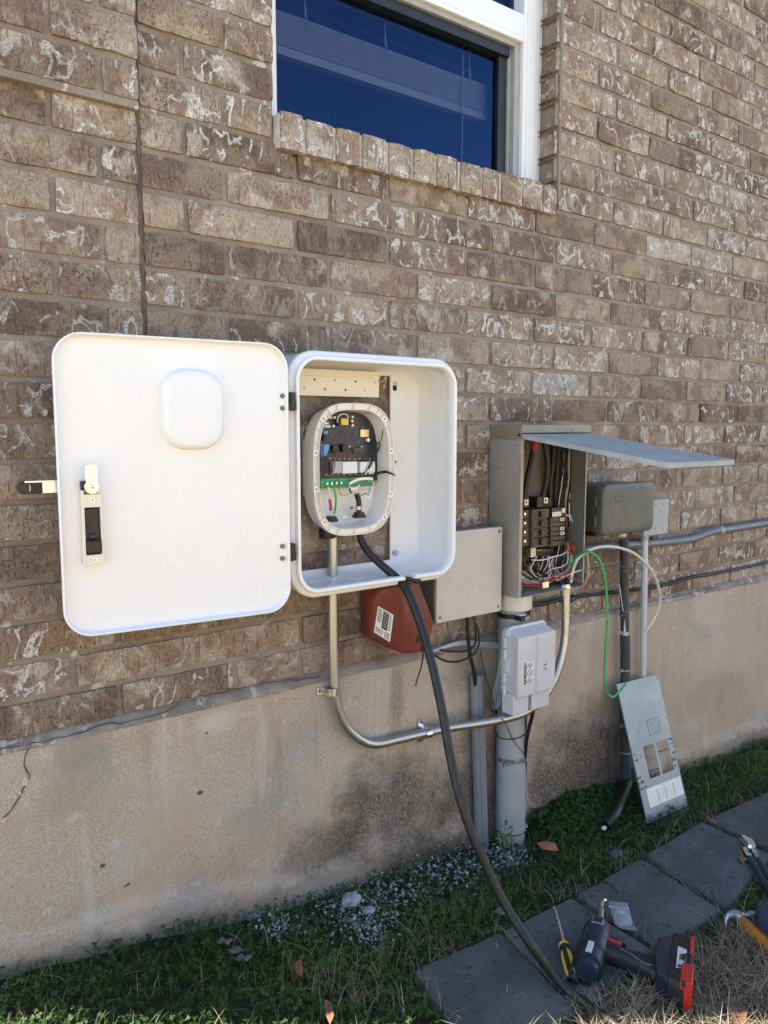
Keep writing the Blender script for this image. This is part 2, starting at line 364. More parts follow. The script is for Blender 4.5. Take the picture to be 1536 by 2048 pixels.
def blob(g, x, z, cx, cz, rx, rz, lo=1.15, hi=.25, warp=None):  # a soft stain of its own shape
    a = g.math('DIVIDE', g.math('SUBTRACT', x, cx), rx); b = g.math('DIVIDE', g.math('SUBTRACT', z, cz - gz(0)), rz)
    d = g.math('SQRT', g.math('ADD', g.math('MULTIPLY', a, a), g.math('MULTIPLY', b, b)))
    if warp is not None: d = g.math('ADD', d, warp)
    return g.step(d, hi, lo, 1, 0)
def foundation_mat():
    g = NT('stained_concrete')
    x, y, z = g.sep()[0], g.sep()[1], g.sep()[2]
    wp = g.math('MULTIPLY', g.math('SUBTRACT', g.noise(9, 5, .65), .5), 1.6)
    c = g.mix(g.step(g.noise(3.2, 4, .6), .38, .62), (.43, .355, .27), (.45, .40, .335))
    c = g.mix(g.step(g.noise(5.5, 5, .6, dist=.4), .52, .66, 0, .55), c, (.45, .36, .265))       # tan patches
    c = g.mix(g.step(g.noise(2.3, 5, .6, vec=g.map(loc=(3, 0, 7))), .52, .62, 0, .75), c, (.33, .32, .295))  # grey patches
    c = g.mix(g.step(g.noise(26, 5, .65), .60, .72, 0, .6), c, (.56, .52, .47))
    sand = g.noise(300, 4, .8); c = g.mix(.75, c, g.mix(g.step(sand, .3, .7), (.30, .30, .30), (.70, .70, .70)), 'OVERLAY')
    c = g.mix(g.step(g.noise(75, 4, .7, dist=1.2), .60, .66, 0, .35), c, (.17, .14, .11))
    stk = g.step(g.noise(16, 4, .6, vec=g.map((1, 1, .13))), .55, .72, 0, .45); c = g.mix(stk, c, (.26, .215, .165))
    stk2 = g.step(g.noise(24, 3, .6, vec=g.map((1, 1, .10), loc=(4, 0, 2))), .60, .74, 0, .4); c = g.mix(stk2, c, (.55, .51, .46))
    zg = g.math('ADD', g.math('MULTIPLY', x, -.155), g.math('MULTIPLY', g.math('MULTIPLY', x, x), .024))
    hs = g.math('ADD', g.math('SUBTRACT', z, g.math('SUBTRACT', zg, gz(0) - .19)), g.math('MULTIPLY', g.math('SUBTRACT', g.noise(20, 5, .7), .5), .12))
    c = g.mix(g.step(hs, .075, .035, 0, .6), c, (.17, .155, .125))
    c = g.mix(g.math('MULTIPLY', g.step(g.vor(60, rnd=1.0), .10, .06), g.step(g.noise(9, 2), .5, .56)), c, (.13, .105, .08))
    # dark mould, by place
    st = [(V(790, 1620, 0), .27, .20, .9), (V(850, 1700, 0), .24, .09, .8), (V(640, 1690, 0), .16, .08, .7), (V(960, 1560, 0), .18, .26, .9), (V(700, 1600, 0), .08, .05, .6),
          (V(1140, 1540, 0), .36, .23, 1.0), (V(1170, 1600, 0), .4, .12, 1.0), (V(1240, 1500, 0), .16, .16, .9), (V(1400, 1580, 0), .4, .08, .75),
          (V(790, 1390, 0), .03, .12, .5), (V(1490, 1500, 0), .3, .07, .5), (V(930, 1340, 0), .1, .1, .5)]
    grain = g.step(g.noise(110, 5, .75), .40, .56)
    for p, rx, rz, a in st:
        k = blob(g, x, z, p.x, p.z, rx, rz, warp=wp)
        c = g.mix(g.math('MULTIPLY', g.math('MULTIPLY', k, g.math('ADD', g.math('MULTIPLY', grain, .42), .58)), a * .95), c, (.075, .062, .051))
    for p, rx, rz, col in [(V(330, 1660, 0), .10, .08, (.47, .36, .25)), (V(270, 1780, 0), .10, .05, (.49, .36, .24)), (V(140, 1560, 0), .09, .09, (.30, .275, .22)), (V(170, 1500, 0), .06, .06, (.28, .26, .21)),
                           (V(1420, 1380, 0), .3, .1, (.38, .28, .20)), (V(570, 1800, 0), .3, .035, (.42, .40, .37)), (V(430, 1440, 0), .07, .03, (.55, .52, .47)), (V(1200, 1300, 0), .1, .1, (.36, .28, .19))]:
        c = g.mix(g.math('MULTIPLY', blob(g, x, z, p.x, p.z, rx, rz, warp=wp), .55), c, col)
    # thin cracks
    cr = g.vor(1.9, vec=g.map((1, 1, .8), loc=(1.3, 0, .2)), feature='DISTANCE_TO_EDGE')
    cr = g.math('ADD', cr, g.math('MULTIPLY', g.math('SUBTRACT', g.noise(30, 4), .5), .03))
    crm = g.math('MULTIPLY', g.step(cr, .004, .0015), g.step(g.noise(3, 1), .56, .62)); crm = g.math('MULTIPLY', crm, .0)
    pit = g.step(g.vor(26, rnd=1.0), .045, .03); pit = g.math('MULTIPLY', pit, g.step(g.noise(14, 1), .6, .64)); c = g.mix(pit, c, (.06, .045, .035))
    h = g.math('ADD', g.math('MULTIPLY', g.noise(22, 5, .65), 1.2), g.math('MULTIPLY', sand, .28)); h = g.math('ADD', h, g.math('MULTIPLY', g.noise(95, 4, .65, dist=.6), .8))
    h = g.math('SUBTRACT', h, g.math('MULTIPLY', g.math('MAXIMUM', crm, pit), 1.5))
    return g.fin(c, .9, 0, g.bump(h, .75, .0035), .25)
M['found'] = foundation_mat()
def ledge_mat():
    g = NT('grey_wash_mortar')
    c = g.mix(g.step(g.noise(12, 5, .6), .35, .65), (.20, .18, .16), (.32, .285, .25))
    c = g.mix(g.step(g.noise(22, 5, .6, dist=.5), .58, .66, 0, .8), c, (.50, .46, .41))
    return g.fin(c, .9, 0, g.bump(g.noise(90, 5, .7), .8, .004), .2)
M['ledge'] = ledge_mat()
def paver_mat():
    g = NT('dark_concrete_paver')
    oi = g.n('ObjectInfo'); r = oi.outputs['Random']
    c = g.mix(g.step(g.noise(6, 5, .6), .35, .65), (.068, .072, .080), (.125, .130, .138))
    c = g.mix(g.math('MULTIPLY', r, .35), c, (.055, .048, .042))
    sp = g.math('MAXIMUM', g.step(g.noise(330, 2, .5), .66, .72), g.step(g.vor(130), .13, .09)); c = g.mix(g.math('MULTIPLY', sp, .6), c, (.22, .21, .2))
    dk = g.step(g.noise(60, 4, .6), .60, .68, 0, .7); c = g.mix(dk, c, (.020, .020, .021))
    c = g.mix(g.step(g.noise(3.5, 4, .6, dist=.5), .56, .66, 0, .5), c, (.034, .026, .02))
    h = g.math('ADD', g.noise(500, 3, .7), g.noise(45, 4)); return g.fin(c, .85, 0, g.bump(h, .7, .002), .3)
M['paver'] = paver_mat()
def soil_mat():
    g = NT('soil_and_thatch')
    x, y = g.sep()[0], g.sep()[1]
    c = g.mix(g.step(g.noise(40, 5, .7), .35, .65), (.025, .018, .012), (.055, .045, .028))
    near = g.mix(g.step(g.noise(90, 4, .7), .4, .6), c, (.035, .05, .02))
    straw = g.mix(g.step(g.noise(4, 6, .7), .35, .65), (.30, .23, .12), (.54, .43, .25))
    straw = g.mix(g.step(g.noise(60, 4, .7), .5, .7, 0, .5), straw, (.09, .12, .04))
    far = g.step(g.math('ADD', g.math('MULTIPLY', y, -1.0), g.math('MULTIPLY', g.noise(1.2, 3), .3)), 1.15, 1.5)
    lft = g.step(x, -.05, -.5); c = g.mix(g.math('MAXIMUM', far, lft), near, straw)
    return g.fin(c, .95, 0, g.bump(g.noise(120, 4, .7), .8, .008), .1)
M['soil'] = soil_mat()
def blade_mat(name, cols, rough=.55, transl=.25):
    g = NT(name)
    at = g.n('Attribute', attribute_name='tone'); sp = g.n('SeparateColor'); g.L(at.outputs['Color'], sp.inputs[0])
    rmp = g.n('ValToRGB'); el = rmp.color_ramp.elements
    while len(el) < len(cols): el.new(.5)
    for i, cc in enumerate(cols): el[i].position = i / (len(cols) - 1); el[i].color = (*cc, 1)
    g.L(sp.outputs[0], rmp.inputs[0]); g.L(rmp.outputs[0], g.b.inputs['Base Color'])
    g.b.inputs['Roughness'].default_value = rough; g.b.inputs['Specular IOR Level'].default_value = .3
    tr = g.n('BsdfTranslucent'); g.L(rmp.outputs[0], tr.inputs[0]); ms = g.n('MixShader'); ms.inputs[0].default_value = transl
    g.L(g.b.outputs[0], ms.inputs[1]); g.L(tr.outputs[0], ms.inputs[2]); g.L(ms.outputs[0], g.out.inputs[0]); return g.m
M['grass'] = blade_mat('green_grass', [(.018, .04, .010), (.05, .092, .020), (.10, .145, .035), (.17, .17, .07)])
M['clover'] = blade_mat('green_clover', [(.018, .046, .012), (.038, .084, .020), (.065, .125, .03), (.09, .16, .045)])
M['wclover'] = blade_mat('whitewashed_clover', [(.06, .10, .08), (.17, .22, .21), (.34, .39, .40), (.55, .6, .62)], .6, .1)
M['straw'] = blade_mat('dry_grass', [(.10, .075, .045), (.22, .18, .115), (.33, .285, .20), (.44, .40, .31)], .6, .25)
def glass_mat():
    g = NT('window_glass')
    fr = g.n('Fresnel'); fr.inputs[0].default_value = 1.9
    gl = g.n('BsdfGlossy'); gl.inputs['Color'].default_value = (.14, .27, .60, 1); gl.inputs['Roughness'].default_value = .01
    wav = g.noise(3, 2, .5); g.L(g.bump(wav, .05, .004), gl.inputs['Normal'])
    tr = g.n('BsdfTransparent'); tr.inputs[0].default_value = (.50, .56, .66, 1)
    ms = g.n('MixShader'); g.L(g.math('MULTIPLY', fr.outputs[0], 1.0), ms.inputs[0]); g.L(tr.outputs[0], ms.inputs[1]); g.L(gl.outputs[0], ms.inputs[2]); g.L(ms.outputs[0], g.out.inputs[0])
    return g.m
M['glass'] = glass_mat()
def bag_mat():
    g = NT('clear_plastic_bag'); g.b.inputs['Base Color'].default_value = (.5, .52, .55, 1); g.b.inputs['Roughness'].default_value = .15
    tr = g.n('BsdfTransparent'); ms = g.n('MixShader'); ms.inputs[0].default_value = .55
    g.L(g.b.outputs[0], ms.inputs[1]); g.L(tr.outputs[0], ms.inputs[2]); g.L(ms.outputs[0], g.out.inputs[0]); return g.m
M['bag'] = bag_mat()
#@@HOUSE
# ================================================================== the house wall
ZC0, CH, BL = 0.617, 0.0743, 0.254
JX = 0.0062                                  # half a joint
WX0, WX1, WZ0, WZ1 = 0.845, 1.747, 1.786, 3.40
SZ1 = 1.862                                  # sill front top
EXP = 0.552; BANDZ = ZC0 + CH * 16 + .004
house = root('brick_house', 'house side wall of tan brick with white mortar smears above a stained concrete footing', 'house', (0, 0, gz(0)))
def brick(mb, x0, x1, z0, z1, yf, fine=True, rn=None, ax='x', jit=1.0, tone=None, smear=None):
    nu = max(2, int((x1 - x0) / (.022 if fine else .09))); nv = 4 if fine else 2
    if z1 - z0 > .1: nv = max(nv, int((z1 - z0) / .02))
    s = random.random() * 100; t = (random.random() if tone is None else tone, random.random() if smear is None else smear, random.random(), 1)
    dy = random.uniform(-.0022, .0022) * jit; tilt = random.uniform(-.0015, .0015); vs = []; fs = []
    for j in range(nv + 1):
        for i in range(nu + 1):
            u = i / nu; v = j / nv; eu = (i in (0, nu)); ev = (j in (0, nv))
            x = x0 + (x1 - x0) * u; z = z0 + (z1 - z0) * v
            nx = noise.noise((x * 45 + s, z * 45, 0)); nz = noise.noise((x * 38, z * 60 + s, 5)); ny = noise.noise((x * 28 + s, z * 28, 9))
            if eu: x += nx * .0030
            if ev: z += nz * .0028
            if eu and ev: x += math.copysign(.0012, x0 + x1 - 2 * x); z += math.copysign(.0012, z0 + z1 - 2 * z)
            y = yf + dy + tilt * (u - .5) * 2 + ny * .0022 + (.0018 if (eu or ev) else 0) + (.0008 if (eu and ev) else 0)
            vs.append((x, y, z))
    n = nu + 1
    for j in range(nv):
        for i in range(nu): a = j * n + i; fs.append((a, a + 1, a + n + 1, a + n))
    rim = [i for i in range(n)] + [j * n + nu for j in range(1, nv + 1)] + [nv * n + i for i in range(nu - 1, -1, -1)] + [j * n for j in range(nv - 1, 0, -1)]
    o = len(vs)
    for r in rim: x, y, z = vs[r]; vs.append((x, yf + .014, z))
    for k in range(len(rim)):
        a, b = rim[k], rim[(k + 1) % len(rim)]; fs.append((a, o + k, o + (k + 1) % len(rim), b))
    if ax == 'y':                              # a face that looks towards -x: the window reveal (x->y)
        vs = [(WX1 - (yy - yf), x, z) for (x, yy, z) in vs]
    mb.add(vs, fs, 0); mb.col += [t] * len(vs)
mb = MB(); mb.col = []
NC = 40
for k in range(NC):
    zc = ZC0 + k * CH; z0 = zc + JX; z1 = zc + CH - JX; ph = (1.238 if k % 2 == 0 else 1.151)
    first = math.floor((0 - ph) / BL)
    for q in range(first, first + 34):
        a = ph + q * BL + JX; b = a + BL - 2 * JX; a = max(a, .0)
        if b < .03 or a > 8: continue
        segs = [(a, b)]
        if zc > 1.2:
            segs = [t for (p, r) in segs for t in ([(p, r)] if r < EXP or p > EXP else [(p, EXP - .004), (EXP + .004, r)])]
        if zc + CH > WZ0 + .02 and zc < WZ1:
            out = []
            for p, r in segs:
                if r <= WX0 or p >= WX1: out.append((p, r)); continue
                if p < WX0: out.append((p, WX0 - (0 if zc > SZ1 - .03 else JX)))
                if r > WX1: out.append((WX1 + (0 if zc > SZ1 - .03 else JX), r))
            segs = out
        for p, r in segs:
            if r - p < .018: continue
            yf = -.018 if (r <= EXP and zc + CH * .5 > BANDZ) else 0.0
            wgt = random.random()
            tn = wgt ** .85; smr = random.random() ** 1.15
            smr *= (.55 + .45 * min(1, max(0, (p - .3) / 1.2)))
            if abs(p - WX1) < .3 and p >= WX1 and z0 > 1.75: tn = .4 + .6 * tn; smr = .5 + .5 * smr
            if 1.3 < p < 1.62 and 1.15 < z0 < 1.24: tn = 0; smr = .4
            brick(mb, p, r, z0, z1, yf, fine=r < 3.5, tone=tn, smear=smr)
# brick ends in the right-hand window reveal
for k in range(16, 40):
    zc = ZC0 + k * CH
    if zc < SZ1 - .02: continue
    brick(mb, .004, .074, zc + JX, zc + CH - JX, .0, ax='y', tone=.6 + .4 * random.random(), smear=.55 + .45 * random.random())
nb = len(mb.f)
# mortar sheet: in front of it the bricks stand proud
def mortar(x0, x1, z0, z1, y, st=.012):
    nu = max(1, int((x1 - x0) / st)); nv = max(1, int((z1 - z0) / st)); vs = []
    for j in range(nv + 1):
        for i in range(nu + 1):
            x = x0 + (x1 - x0) * i / nu; z = z0 + (z1 - z0) * j / nv
            vs.append((x, y + noise.noise((x * 30, z * 40, 3)) * .0022 + noise.noise((x * 6, z * 9, 1)) * .0015, z))
    mb.add(vs, [(j * (nu + 1) + i, j * (nu + 1) + i + 1, (j + 1) * (nu + 1) + i + 1, (j + 1) * (nu + 1) + i) for j in range(nv) for i in range(nu)], 1)
    mb.col += [(0, 0, 0, 1)] * len(vs)
ZT = ZC0 + NC * CH
mortar(0, 3.4, ZC0 - .01, WZ0, .0066); mortar(EXP, WX0, WZ0, 3.4, .0066); mortar(0, EXP - .006, WZ0, 3.4, .0066)
mortar(0, EXP - .006, BANDZ - .012, 3.4, -.0115); mortar(WX1, 3.4, WZ0, 3.4, .0066)
mortar(3.4, 8, ZC0 - .01, ZT, .0045, .2); mortar(0, 3.4, 3.4, ZT, .0045, .2)
c0 = len(mb.v)
mb.box((0, -.0135, BANDZ - .013), (EXP - .004, .02, BANDZ + .001), 1)            # underside of the projecting band
mb.box((WX1 + .0006, .0, SZ1 - .03), (WX1 + .01, .09, 3.4), 1)               # mortar behind the reveal bricks
mb.box((WX0 - .01, .006, SZ1 - .06), (WX0 - .0005, .09, 3.4), 1)
mb.box((WX0 + .004, .012, WZ1 - .004), (WX1 - .004, .09, WZ1), 1)
mb.col += [(0, 0, 0, 1)] * (len(mb.v) - c0)
wall = mb.build('wall', [M['brick'], M['mortar']], house, smooth=50)
# the body of the house: side wall, back, floors (keeps the sun off this side)
mb = MB()
mb.box((.0, .10, -1.0), (.012, 7, ZT)); mb.box((.02, .10, -1), (WX0 - .02, .22, ZT)); mb.box((WX1 + .02, .10, -1), (8, .22, ZT)); mb.box((WX0 - .02, .10, -1), (WX1 + .02, .22, WZ0 - .03)); mb.box((WX0 - .02, .10, WZ1 + .0), (WX1 + .02, .22, ZT))
mb.box((.02, 1.2, -1), (8, 7, ZT)); mb.box((.02, .23, ZT - .05), (8, 1.19, ZT)); mb.box((7.98, .23, -1), (8.0, 1.19, ZT - .06)); mb.box((-.003, .002, .5), (.0, .10, ZT))
mb.build('side_wall', M['mortar'], house)
mb = MB(); mb.add([(-.35, -.42, ZT + .02), (8.4, -.42, ZT + .02), (8.4, 3.5, ZT + 1.7), (-.35, 3.5, ZT + 1.7), (-.35, -.42, ZT + .16), (8.4, -.42, ZT + .16), (8.4, 3.5, ZT + 1.86), (-.35, 3.5, ZT + 1.86)],
                  [(0, 3, 2, 1), (4, 5, 6, 7), (0, 1, 5, 4), (1, 2, 6, 5), (2, 3, 7, 6), (3, 0, 4, 7)]); mb.build('roof', M['roof'], house)
# expansion joint
mb = MB(); pts = []
for i in range(60): z = 1.15 + i * (3.35 - 1.15) / 59; pts.append((EXP + noise.noise((z * 20, 0, 0)) * .0012, .006 if z < BANDZ else .004, z))
mb.tube(pts, .0052, 6, smooth=False); mb.build('expansion_joint', M['caulk'], house)
# foundation
mb = MB(); vs = []; st = .013; nu = int(3.5 / st); nv = 70
for j in range(nv + 1):
    for i in range(nu + 1):
        x = i * st; zb = gz(x) - .12; z = zb + (.604 - zb) * j / nv
        g_ = noise.noise((x * 4, z * 6, 0)) * .004 + noise.noise((x * 18, z * 18, 4)) * .0022 + noise.noise((x * 55, z * 55, 4)) * .0010
        lowk = max(0, min(1, (gz(x) + .075 + noise.noise((x * 5, 3, 1)) * .05 - z) / .02))
        vs.append((x, -.010 + g_ - lowk * .010, z))
mb.add(vs, [(j * (nu + 1) + i, j * (nu + 1) + i + 1, (j + 1) * (nu + 1) + i + 1, (j + 1) * (nu + 1) + i) for j in range(nv) for i in range(nu)])
mb.box((3.5, -.01, -.6), (8, .05, .604)); mb.box((0, .0, .59), (8, .06, .603)); mb.box((-.002, -.012, -.5), (.002, .2, .604))
fnd = mb.build('foundation', M['found'], house, smooth=60)
mb = MB(); vs = []; nu = 420
for i in range(nu + 1):
    x = 3.6 * i / nu; a = noise.noise((x * 14, 0, 2)) * .003 + noise.noise((x * 60, 0, 2)) * .0014; b = noise.noise((x * 9, 7, 2)) * .004 + noise.noise((x * 50, 9, 2)) * .002
    vs += [(x, .004, .6235 + a), (x, -.004 + a, .620 + a), (x, -.013 + a, .609 + b), (x, -.0155 + b * .3, .602 + b), (x, -.006, .597 + b)]
mb.add(vs, [(i * 5 + j, i * 5 + 5 + j, i * 5 + 6 + j, i * 5 + 1 + j) for i in range(nu) for j in range(4)])
mb.box((3.6, -.013, .600), (8, .0, .620))
mb.build('ledge', M['ledge'], fnd, smooth=60)
mb = MB()                                                                        # cracks in the footing
def crack(px, r0, off, jitter=.003, n=10):
    P = [V(a, b, off) for a, b in px]; Q = []
    for a, b in zip(P, P[1:]):
        m = max(2, int((b - a).length / .012))
        for k in range(m):
            q = a.lerp(b, k / m); Q.append(q + Vector((random.uniform(-1, 1), 0, random.uniform(-1, 1))) * jitter)
    mb.tube(Q, lambda t: r0 * (.4 + .8 * abs(noise.noise((t * 13 + off * 50, 3, 0)) + .4)), 5, smooth=False)
crack([(57, 1492), (50, 1530), (58, 1556), (45, 1580), (30, 1612), (12, 1630), (-6, 1648)], .0022, .0105)
crack([(-10, 1502), (100, 1480), (200, 1452), (290, 1436), (340, 1420), (365, 1398), (440, 1385), (520, 1368), (600, 1358), (650, 1352)], .0016, .013)
crack([(1190, 1229), (1300, 1204), (1345, 1195), (1440, 1172)], .0013, .013)
for a, b, r in ((400, 1585, .006), (205, 1731, .0045), (256, 1768, .004), (413, 1466, .003), (250, 1772, .003), (1496, 1425, .003)):
    p = V(a, b, .009); mb.ball(p, (r * 1.3, .003, r * .8), 0, 8, 5)
mb.build('crack', M['caulk'], fnd, split=.0)
mb = MB()
for a, b, r in ((50, 1562, .010), (40, 1585, .006), (30, 1592, .005), (8, 1640, .008), (86, 1826, .006), (296, 1833, .010)):
    p = V(a, b, .0115)
    rad = [random.uniform(.35, 1.15) for _ in range(9)]
    mb.loft([[(p.x + r * q * rad[k] * .8 * math.cos(k * .698), p.y - yy, p.z + r * q * rad[k] * 1.1 * math.sin(k * .698)) for k in range(9)] for q, yy in ((1, -.002), (.9, .0008))])
mb.build('plaster_chip', M['chipm'], fnd, split=.001)
# window sill: rowlock bricks that stand out of the wall
mb = MB(); mb.col = []
cuts = [545, 611, 671, 723, 776, 826, 873, 920, 966, 1003, 1046, 1087, 1119]
for a, b in zip(cuts, cuts[1:]):
    x0 = V(a, 330, .02).x if a > 545 else WX0 + .002; x1 = V(b, 330, .02).x
    n0 = len(mb.v); x0 += .0045; x1 -= .0045
    brick(mb, x0, x1, WZ0 + .002, SZ1 + random.uniform(-.002, .003), -.020, tone=.75 + .25 * random.random(), smear=.6 + .4 * random.random(), jit=1.5)
    for i in range(n0, len(mb.v)):
        if mb.v[i].y > -.0125 and mb.v[i].y < .0: pass
    q = MB(); n1 = len(mb.v)
    mb.add([(x0 + .001, -.018, WZ0 + .003), (x1 - .001, -.018, WZ0 + .003), (x1 - .001, .09, WZ0 + .003), (x0 + .001, .09, WZ0 + .003), (x0 + .001, -.018, SZ1 - .0025), (x1 - .001, -.018, SZ1 - .0025), (x1 - .001, .09, SZ1 + .012), (x0 + .001, .09, SZ1 + .012)],
           [(0, 3, 2, 1), (4, 5, 6, 7), (1, 2, 6, 5), (3, 0, 4, 7)], 0); mb.col += [mb.col[-1]] * (len(mb.v) - n1)
n1 = len(mb.v); mb.box((WX0 + .001, -.0140, WZ0 + .004), (V(1117, 400, .024).x, .09, SZ1 - .003), 1); mb.col += [(0, 0, 0, 1)] * (len(mb.v) - n1)
mb.build('window_sill', [M['brick'], M['pale']], house, smooth=50)

# window
FY = -.062
xr1 = V(1082, 190, FY).x; xr0 = V(1046, 190, FY).x; xl0 = WX0 + .004; xl1 = V(553, 120, FY).x
zm0 = V(1046, 84, FY).z; zm1 = V(1043, 27, FY).z; zb = 1.858
win = struct(MB().box((0, 0, 0), (1e-4, 1e-4, 1e-4)).build('_t', M['vinyl'])) if False else None
mb = MB()
mb.box((xr0, .062, zb), (xr1 - .010, .12, WZ1 - .006)); mb.box((xr1 - .0105, .068, zb), (WX1 - .002, .12, WZ1 - .006)); mb.box((xr0 + .012, .0585, zb), (xr1 - .026, .062, WZ1 - .006))
mb.box((xl0, .062, zb), (xl1, .12, WZ1 - .006)); mb.box((xl1 + .0005, .0615, zm0), (xr0 - .0005, .118, zm1)); mb.box((xl1 + .0005, .064, zm0 + .012), (xr0 - .0005, .0605, zm0 + .016)); mb.box((xl1 + .0005, .062, WZ1 - .05), (xr0 - .0005, .119, WZ1 - .008))
wf = mb.build('window', M['vinyl'], house, bevel=.0015)
mb = MB(); gx = xr0 - .022
mb.box((gx, .074, zb), (xr0 - .001, .119, zm0 - .001)); mb.box((gx - .010, .088, zb), (gx - .0005, .121, zm0 - .0005)); mb.box((xl1 + .001, .072, zm0 - .014), (gx - .001, .1185, zm0 - .0005)); mb.build('sash', M['vgrey'], wf, bevel=.001)
mb = MB(); mb.box((gx - .042, .094, zb), (gx - .011, .122, zm0 - .03)); mb.box((xl1 + .001, .082, zm0 - .040), (gx - .011, .1205, zm0 - .0145)); mb.box((xl1 + .001, .090, zb - .004), (gx - .043, .1205, zb + .010)); mb.box((xl1 + .0005, .070, zb), (xl1 + .006, .12, zm0 - .0145)); mb.build('seal', M['black'], wf, bevel=.001)
mb = MB(); mb.add([(xl1 + .001, .106, zb), (gx - .02, .106, zb), (gx - .02, .106, zm0 - .02), (xl1 + .001, .106, zm0 - .02)], [(0, 1, 2, 3)])
mb.add([(xl1 + .001, .102, zm1 - .002), (xr0 - .001, .102, zm1 - .002), (xr0 - .001, .102, WZ1 - .04), (xl1 + .001, .102, WZ1 - .04)], [(0, 1, 2, 3)])
mb.build('pane', M['glass'], wf)
mb = MB(); bx0, bx1, by = xl1 - .01, gx + .05, .165
zs = V(555, 92, -by).z; zs2 = V(555, 24, -by).z
n_ = 16
for k in range(n_): z = zs + (zs2 - zs) * k / n_; mb.box((bx0, by - .012, z), (bx1, by + .012, z + (zs2 - zs) / n_ * .62))
mb.box((bx0, by - .012, zs - .022), (bx1, by + .012, zs - .003))
for k in range(12): z = zs2 + .02 + k * .048; mb.add([(bx0, by - .016, z), (bx1, by - .016, z), (bx1, by + .012, z + .008), (bx0, by + .012, z + .008)], [(0, 1, 2, 3)])
mb.build('blind', M['blind'], wf)
mb = MB()
for px in (605, 765, 935):
    x = V(px, 60, -.15).x; z0 = zs + .01
    mb.tube([(x, by - .020, WZ1 - .1), (x + .003, by - .021, zs2 + .1), (x + .006, by - .020, zs2 + .02), (x + .014, by - .02, zs2 - .03)], .0013, 5)
x = V(922, 260, -.15).x; mb.tube([(x, by - .02, WZ1 - .1), (x, by - .02, zb)], .0016, 5, smooth=False)
mb.build('blind_cord', M['blind'], wf, split=.002)
mb = MB(); a, b = (WX0 - .01, .121, WZ0 - .02), (WX1 + .01, 1.18, WZ1 + .02)
mb.box(a, b); mb.f = [f for i, f in enumerate(mb.f) if i != 2]; mb.m = [0] * 5; mb.build('room', M['room'], wf)

# ================================================================== ground
mb = MB(); vs = []
def axis(lo, hi, dl, dh, step, far):
    a = [lo + i * step for i in range(int((hi - lo) / step) + 1)]
    return [-far, -far / 3, -8, -4, -2, -1][:] + [] , a
xs = [-60, -30, -15, -8, -5, -3, -2, -1.4, -1, -.7, -.5, -.3] + [-.2 + i * .03 for i in range(126)] + [3.8, 4.2, 4.8, 5.6, 7, 9, 13, 20, 35, 60]
ys = [60, 30, 12, 7.5] + [.3 - i * .03 for i in range(76)] + [-2.1, -2.4, -2.8, -3.4, -4.4, -6, -9, -14, -24, -45, -90]
for y in ys:
    for x in xs:
        k = 1 if (-.3 < x < 3.8 and -2 < y) else .3
        vs.append((x, y, gz(x, y) + noise.noise((x * 7, y * 7, 0)) * .008 * k + noise.noise((x * 30, y * 30, 0)) * .0035 * k - .012))
n = len(xs)
mb.add(vs, [(j * n + i, j * n + i + 1, (j + 1) * n + i + 1, (j + 1) * n + i) for j in range(len(ys) - 1) for i in range(n - 1)])
struct(mb.build('ground', M['soil'], origin=(0, 0, 0), smooth=80))

# pavers
PV = [((825, 1938), (1000, 1862), (1157, 2022), (960, 2125)), ((1003, 1860), (1143, 1791), (1307, 1900), (1163, 2022)), ((1150, 1788), (1281, 1714), (1446, 1822), (1313, 1897)),
      ((1290, 1709), (1403, 1641), (1545, 1710), (1452, 1818)), ((1410, 1637), (1545, 1578), (1680, 1650), (1552, 1706))]
PLAB = ['grey concrete paver under the black cable, nearest corner cut off by the photo edge', 'grey concrete paver under the yellow and black screwdriver', 'grey concrete paver under the small plastic bag',
        'grey concrete paver between the bag paver and the farthest paver, under the pliers', 'farthest grey concrete paver at the right photo edge, beyond the pliers']
PTOP = .012
def gp2(px, py, lift): return GP(px, py, lift)
for q, (c, lab) in enumerate(zip(PV, PLAB)):
    P = [GP(a, b, PTOP) for a, b in c]
    ctr = sum(P, Vector()) / 4; zz = max(gz(ctr.x, ctr.y) + PTOP, 0 - 9)
    U = Vector((P[1].x - P[0].x, P[1].y - P[0].y, gz(P[1].x) - gz(P[0].x))).normalized()
    slope = (gz(ctr.x + .1) - gz(ctr.x - .1)) / .2
    nside = 22; vs = []; loop = []
    for a, b in zip(P, P[1:] + P[:1]):
        for k in range(nside):
            p = a.lerp(b, k / nside); e = (p - ctr); e.z = 0; e.normalize()
            j_ = noise.noise((p.x * 25, p.y * 25, q)) * .0035 - .0015
            if k == 0: j_ -= .004
            loop.append(Vector((p.x + e.x * j_, p.y + e.y * j_, 0)))
    def hz(p): return gz(ctr.x, ctr.y) + PTOP + (p.x - ctr.x) * slope + random.uniform(-.0004, .0004)
    rings = []
    for sc_, dz in ((1.0, -.045), (1.0, -.006), (.992, -.0015), (.97, .0), (.6, .0), (.2, .0)):
        rings.append([Vector((ctr.x + (p.x - ctr.x) * sc_, ctr.y + (p.y - ctr.y) * sc_, hz(ctr.lerp(p, sc_)) + dz + noise.noise((p.x * 12 * sc_, p.y * 12, 0)) * .0012)) for p in loop])
    mb = MB(); mb.loft(rings); o = mb.build('paver', M['paver'], smooth=50, origin=(ctr.x, ctr.y, rings[0][0].z)); tag(o, lab, 'paver', 'square concrete pavers laid in a row')
def onpav(p):                                  # inside the row of pavers?
    return None
PVP = [[GP(a, b, PTOP) for a, b in c] for c in PV]
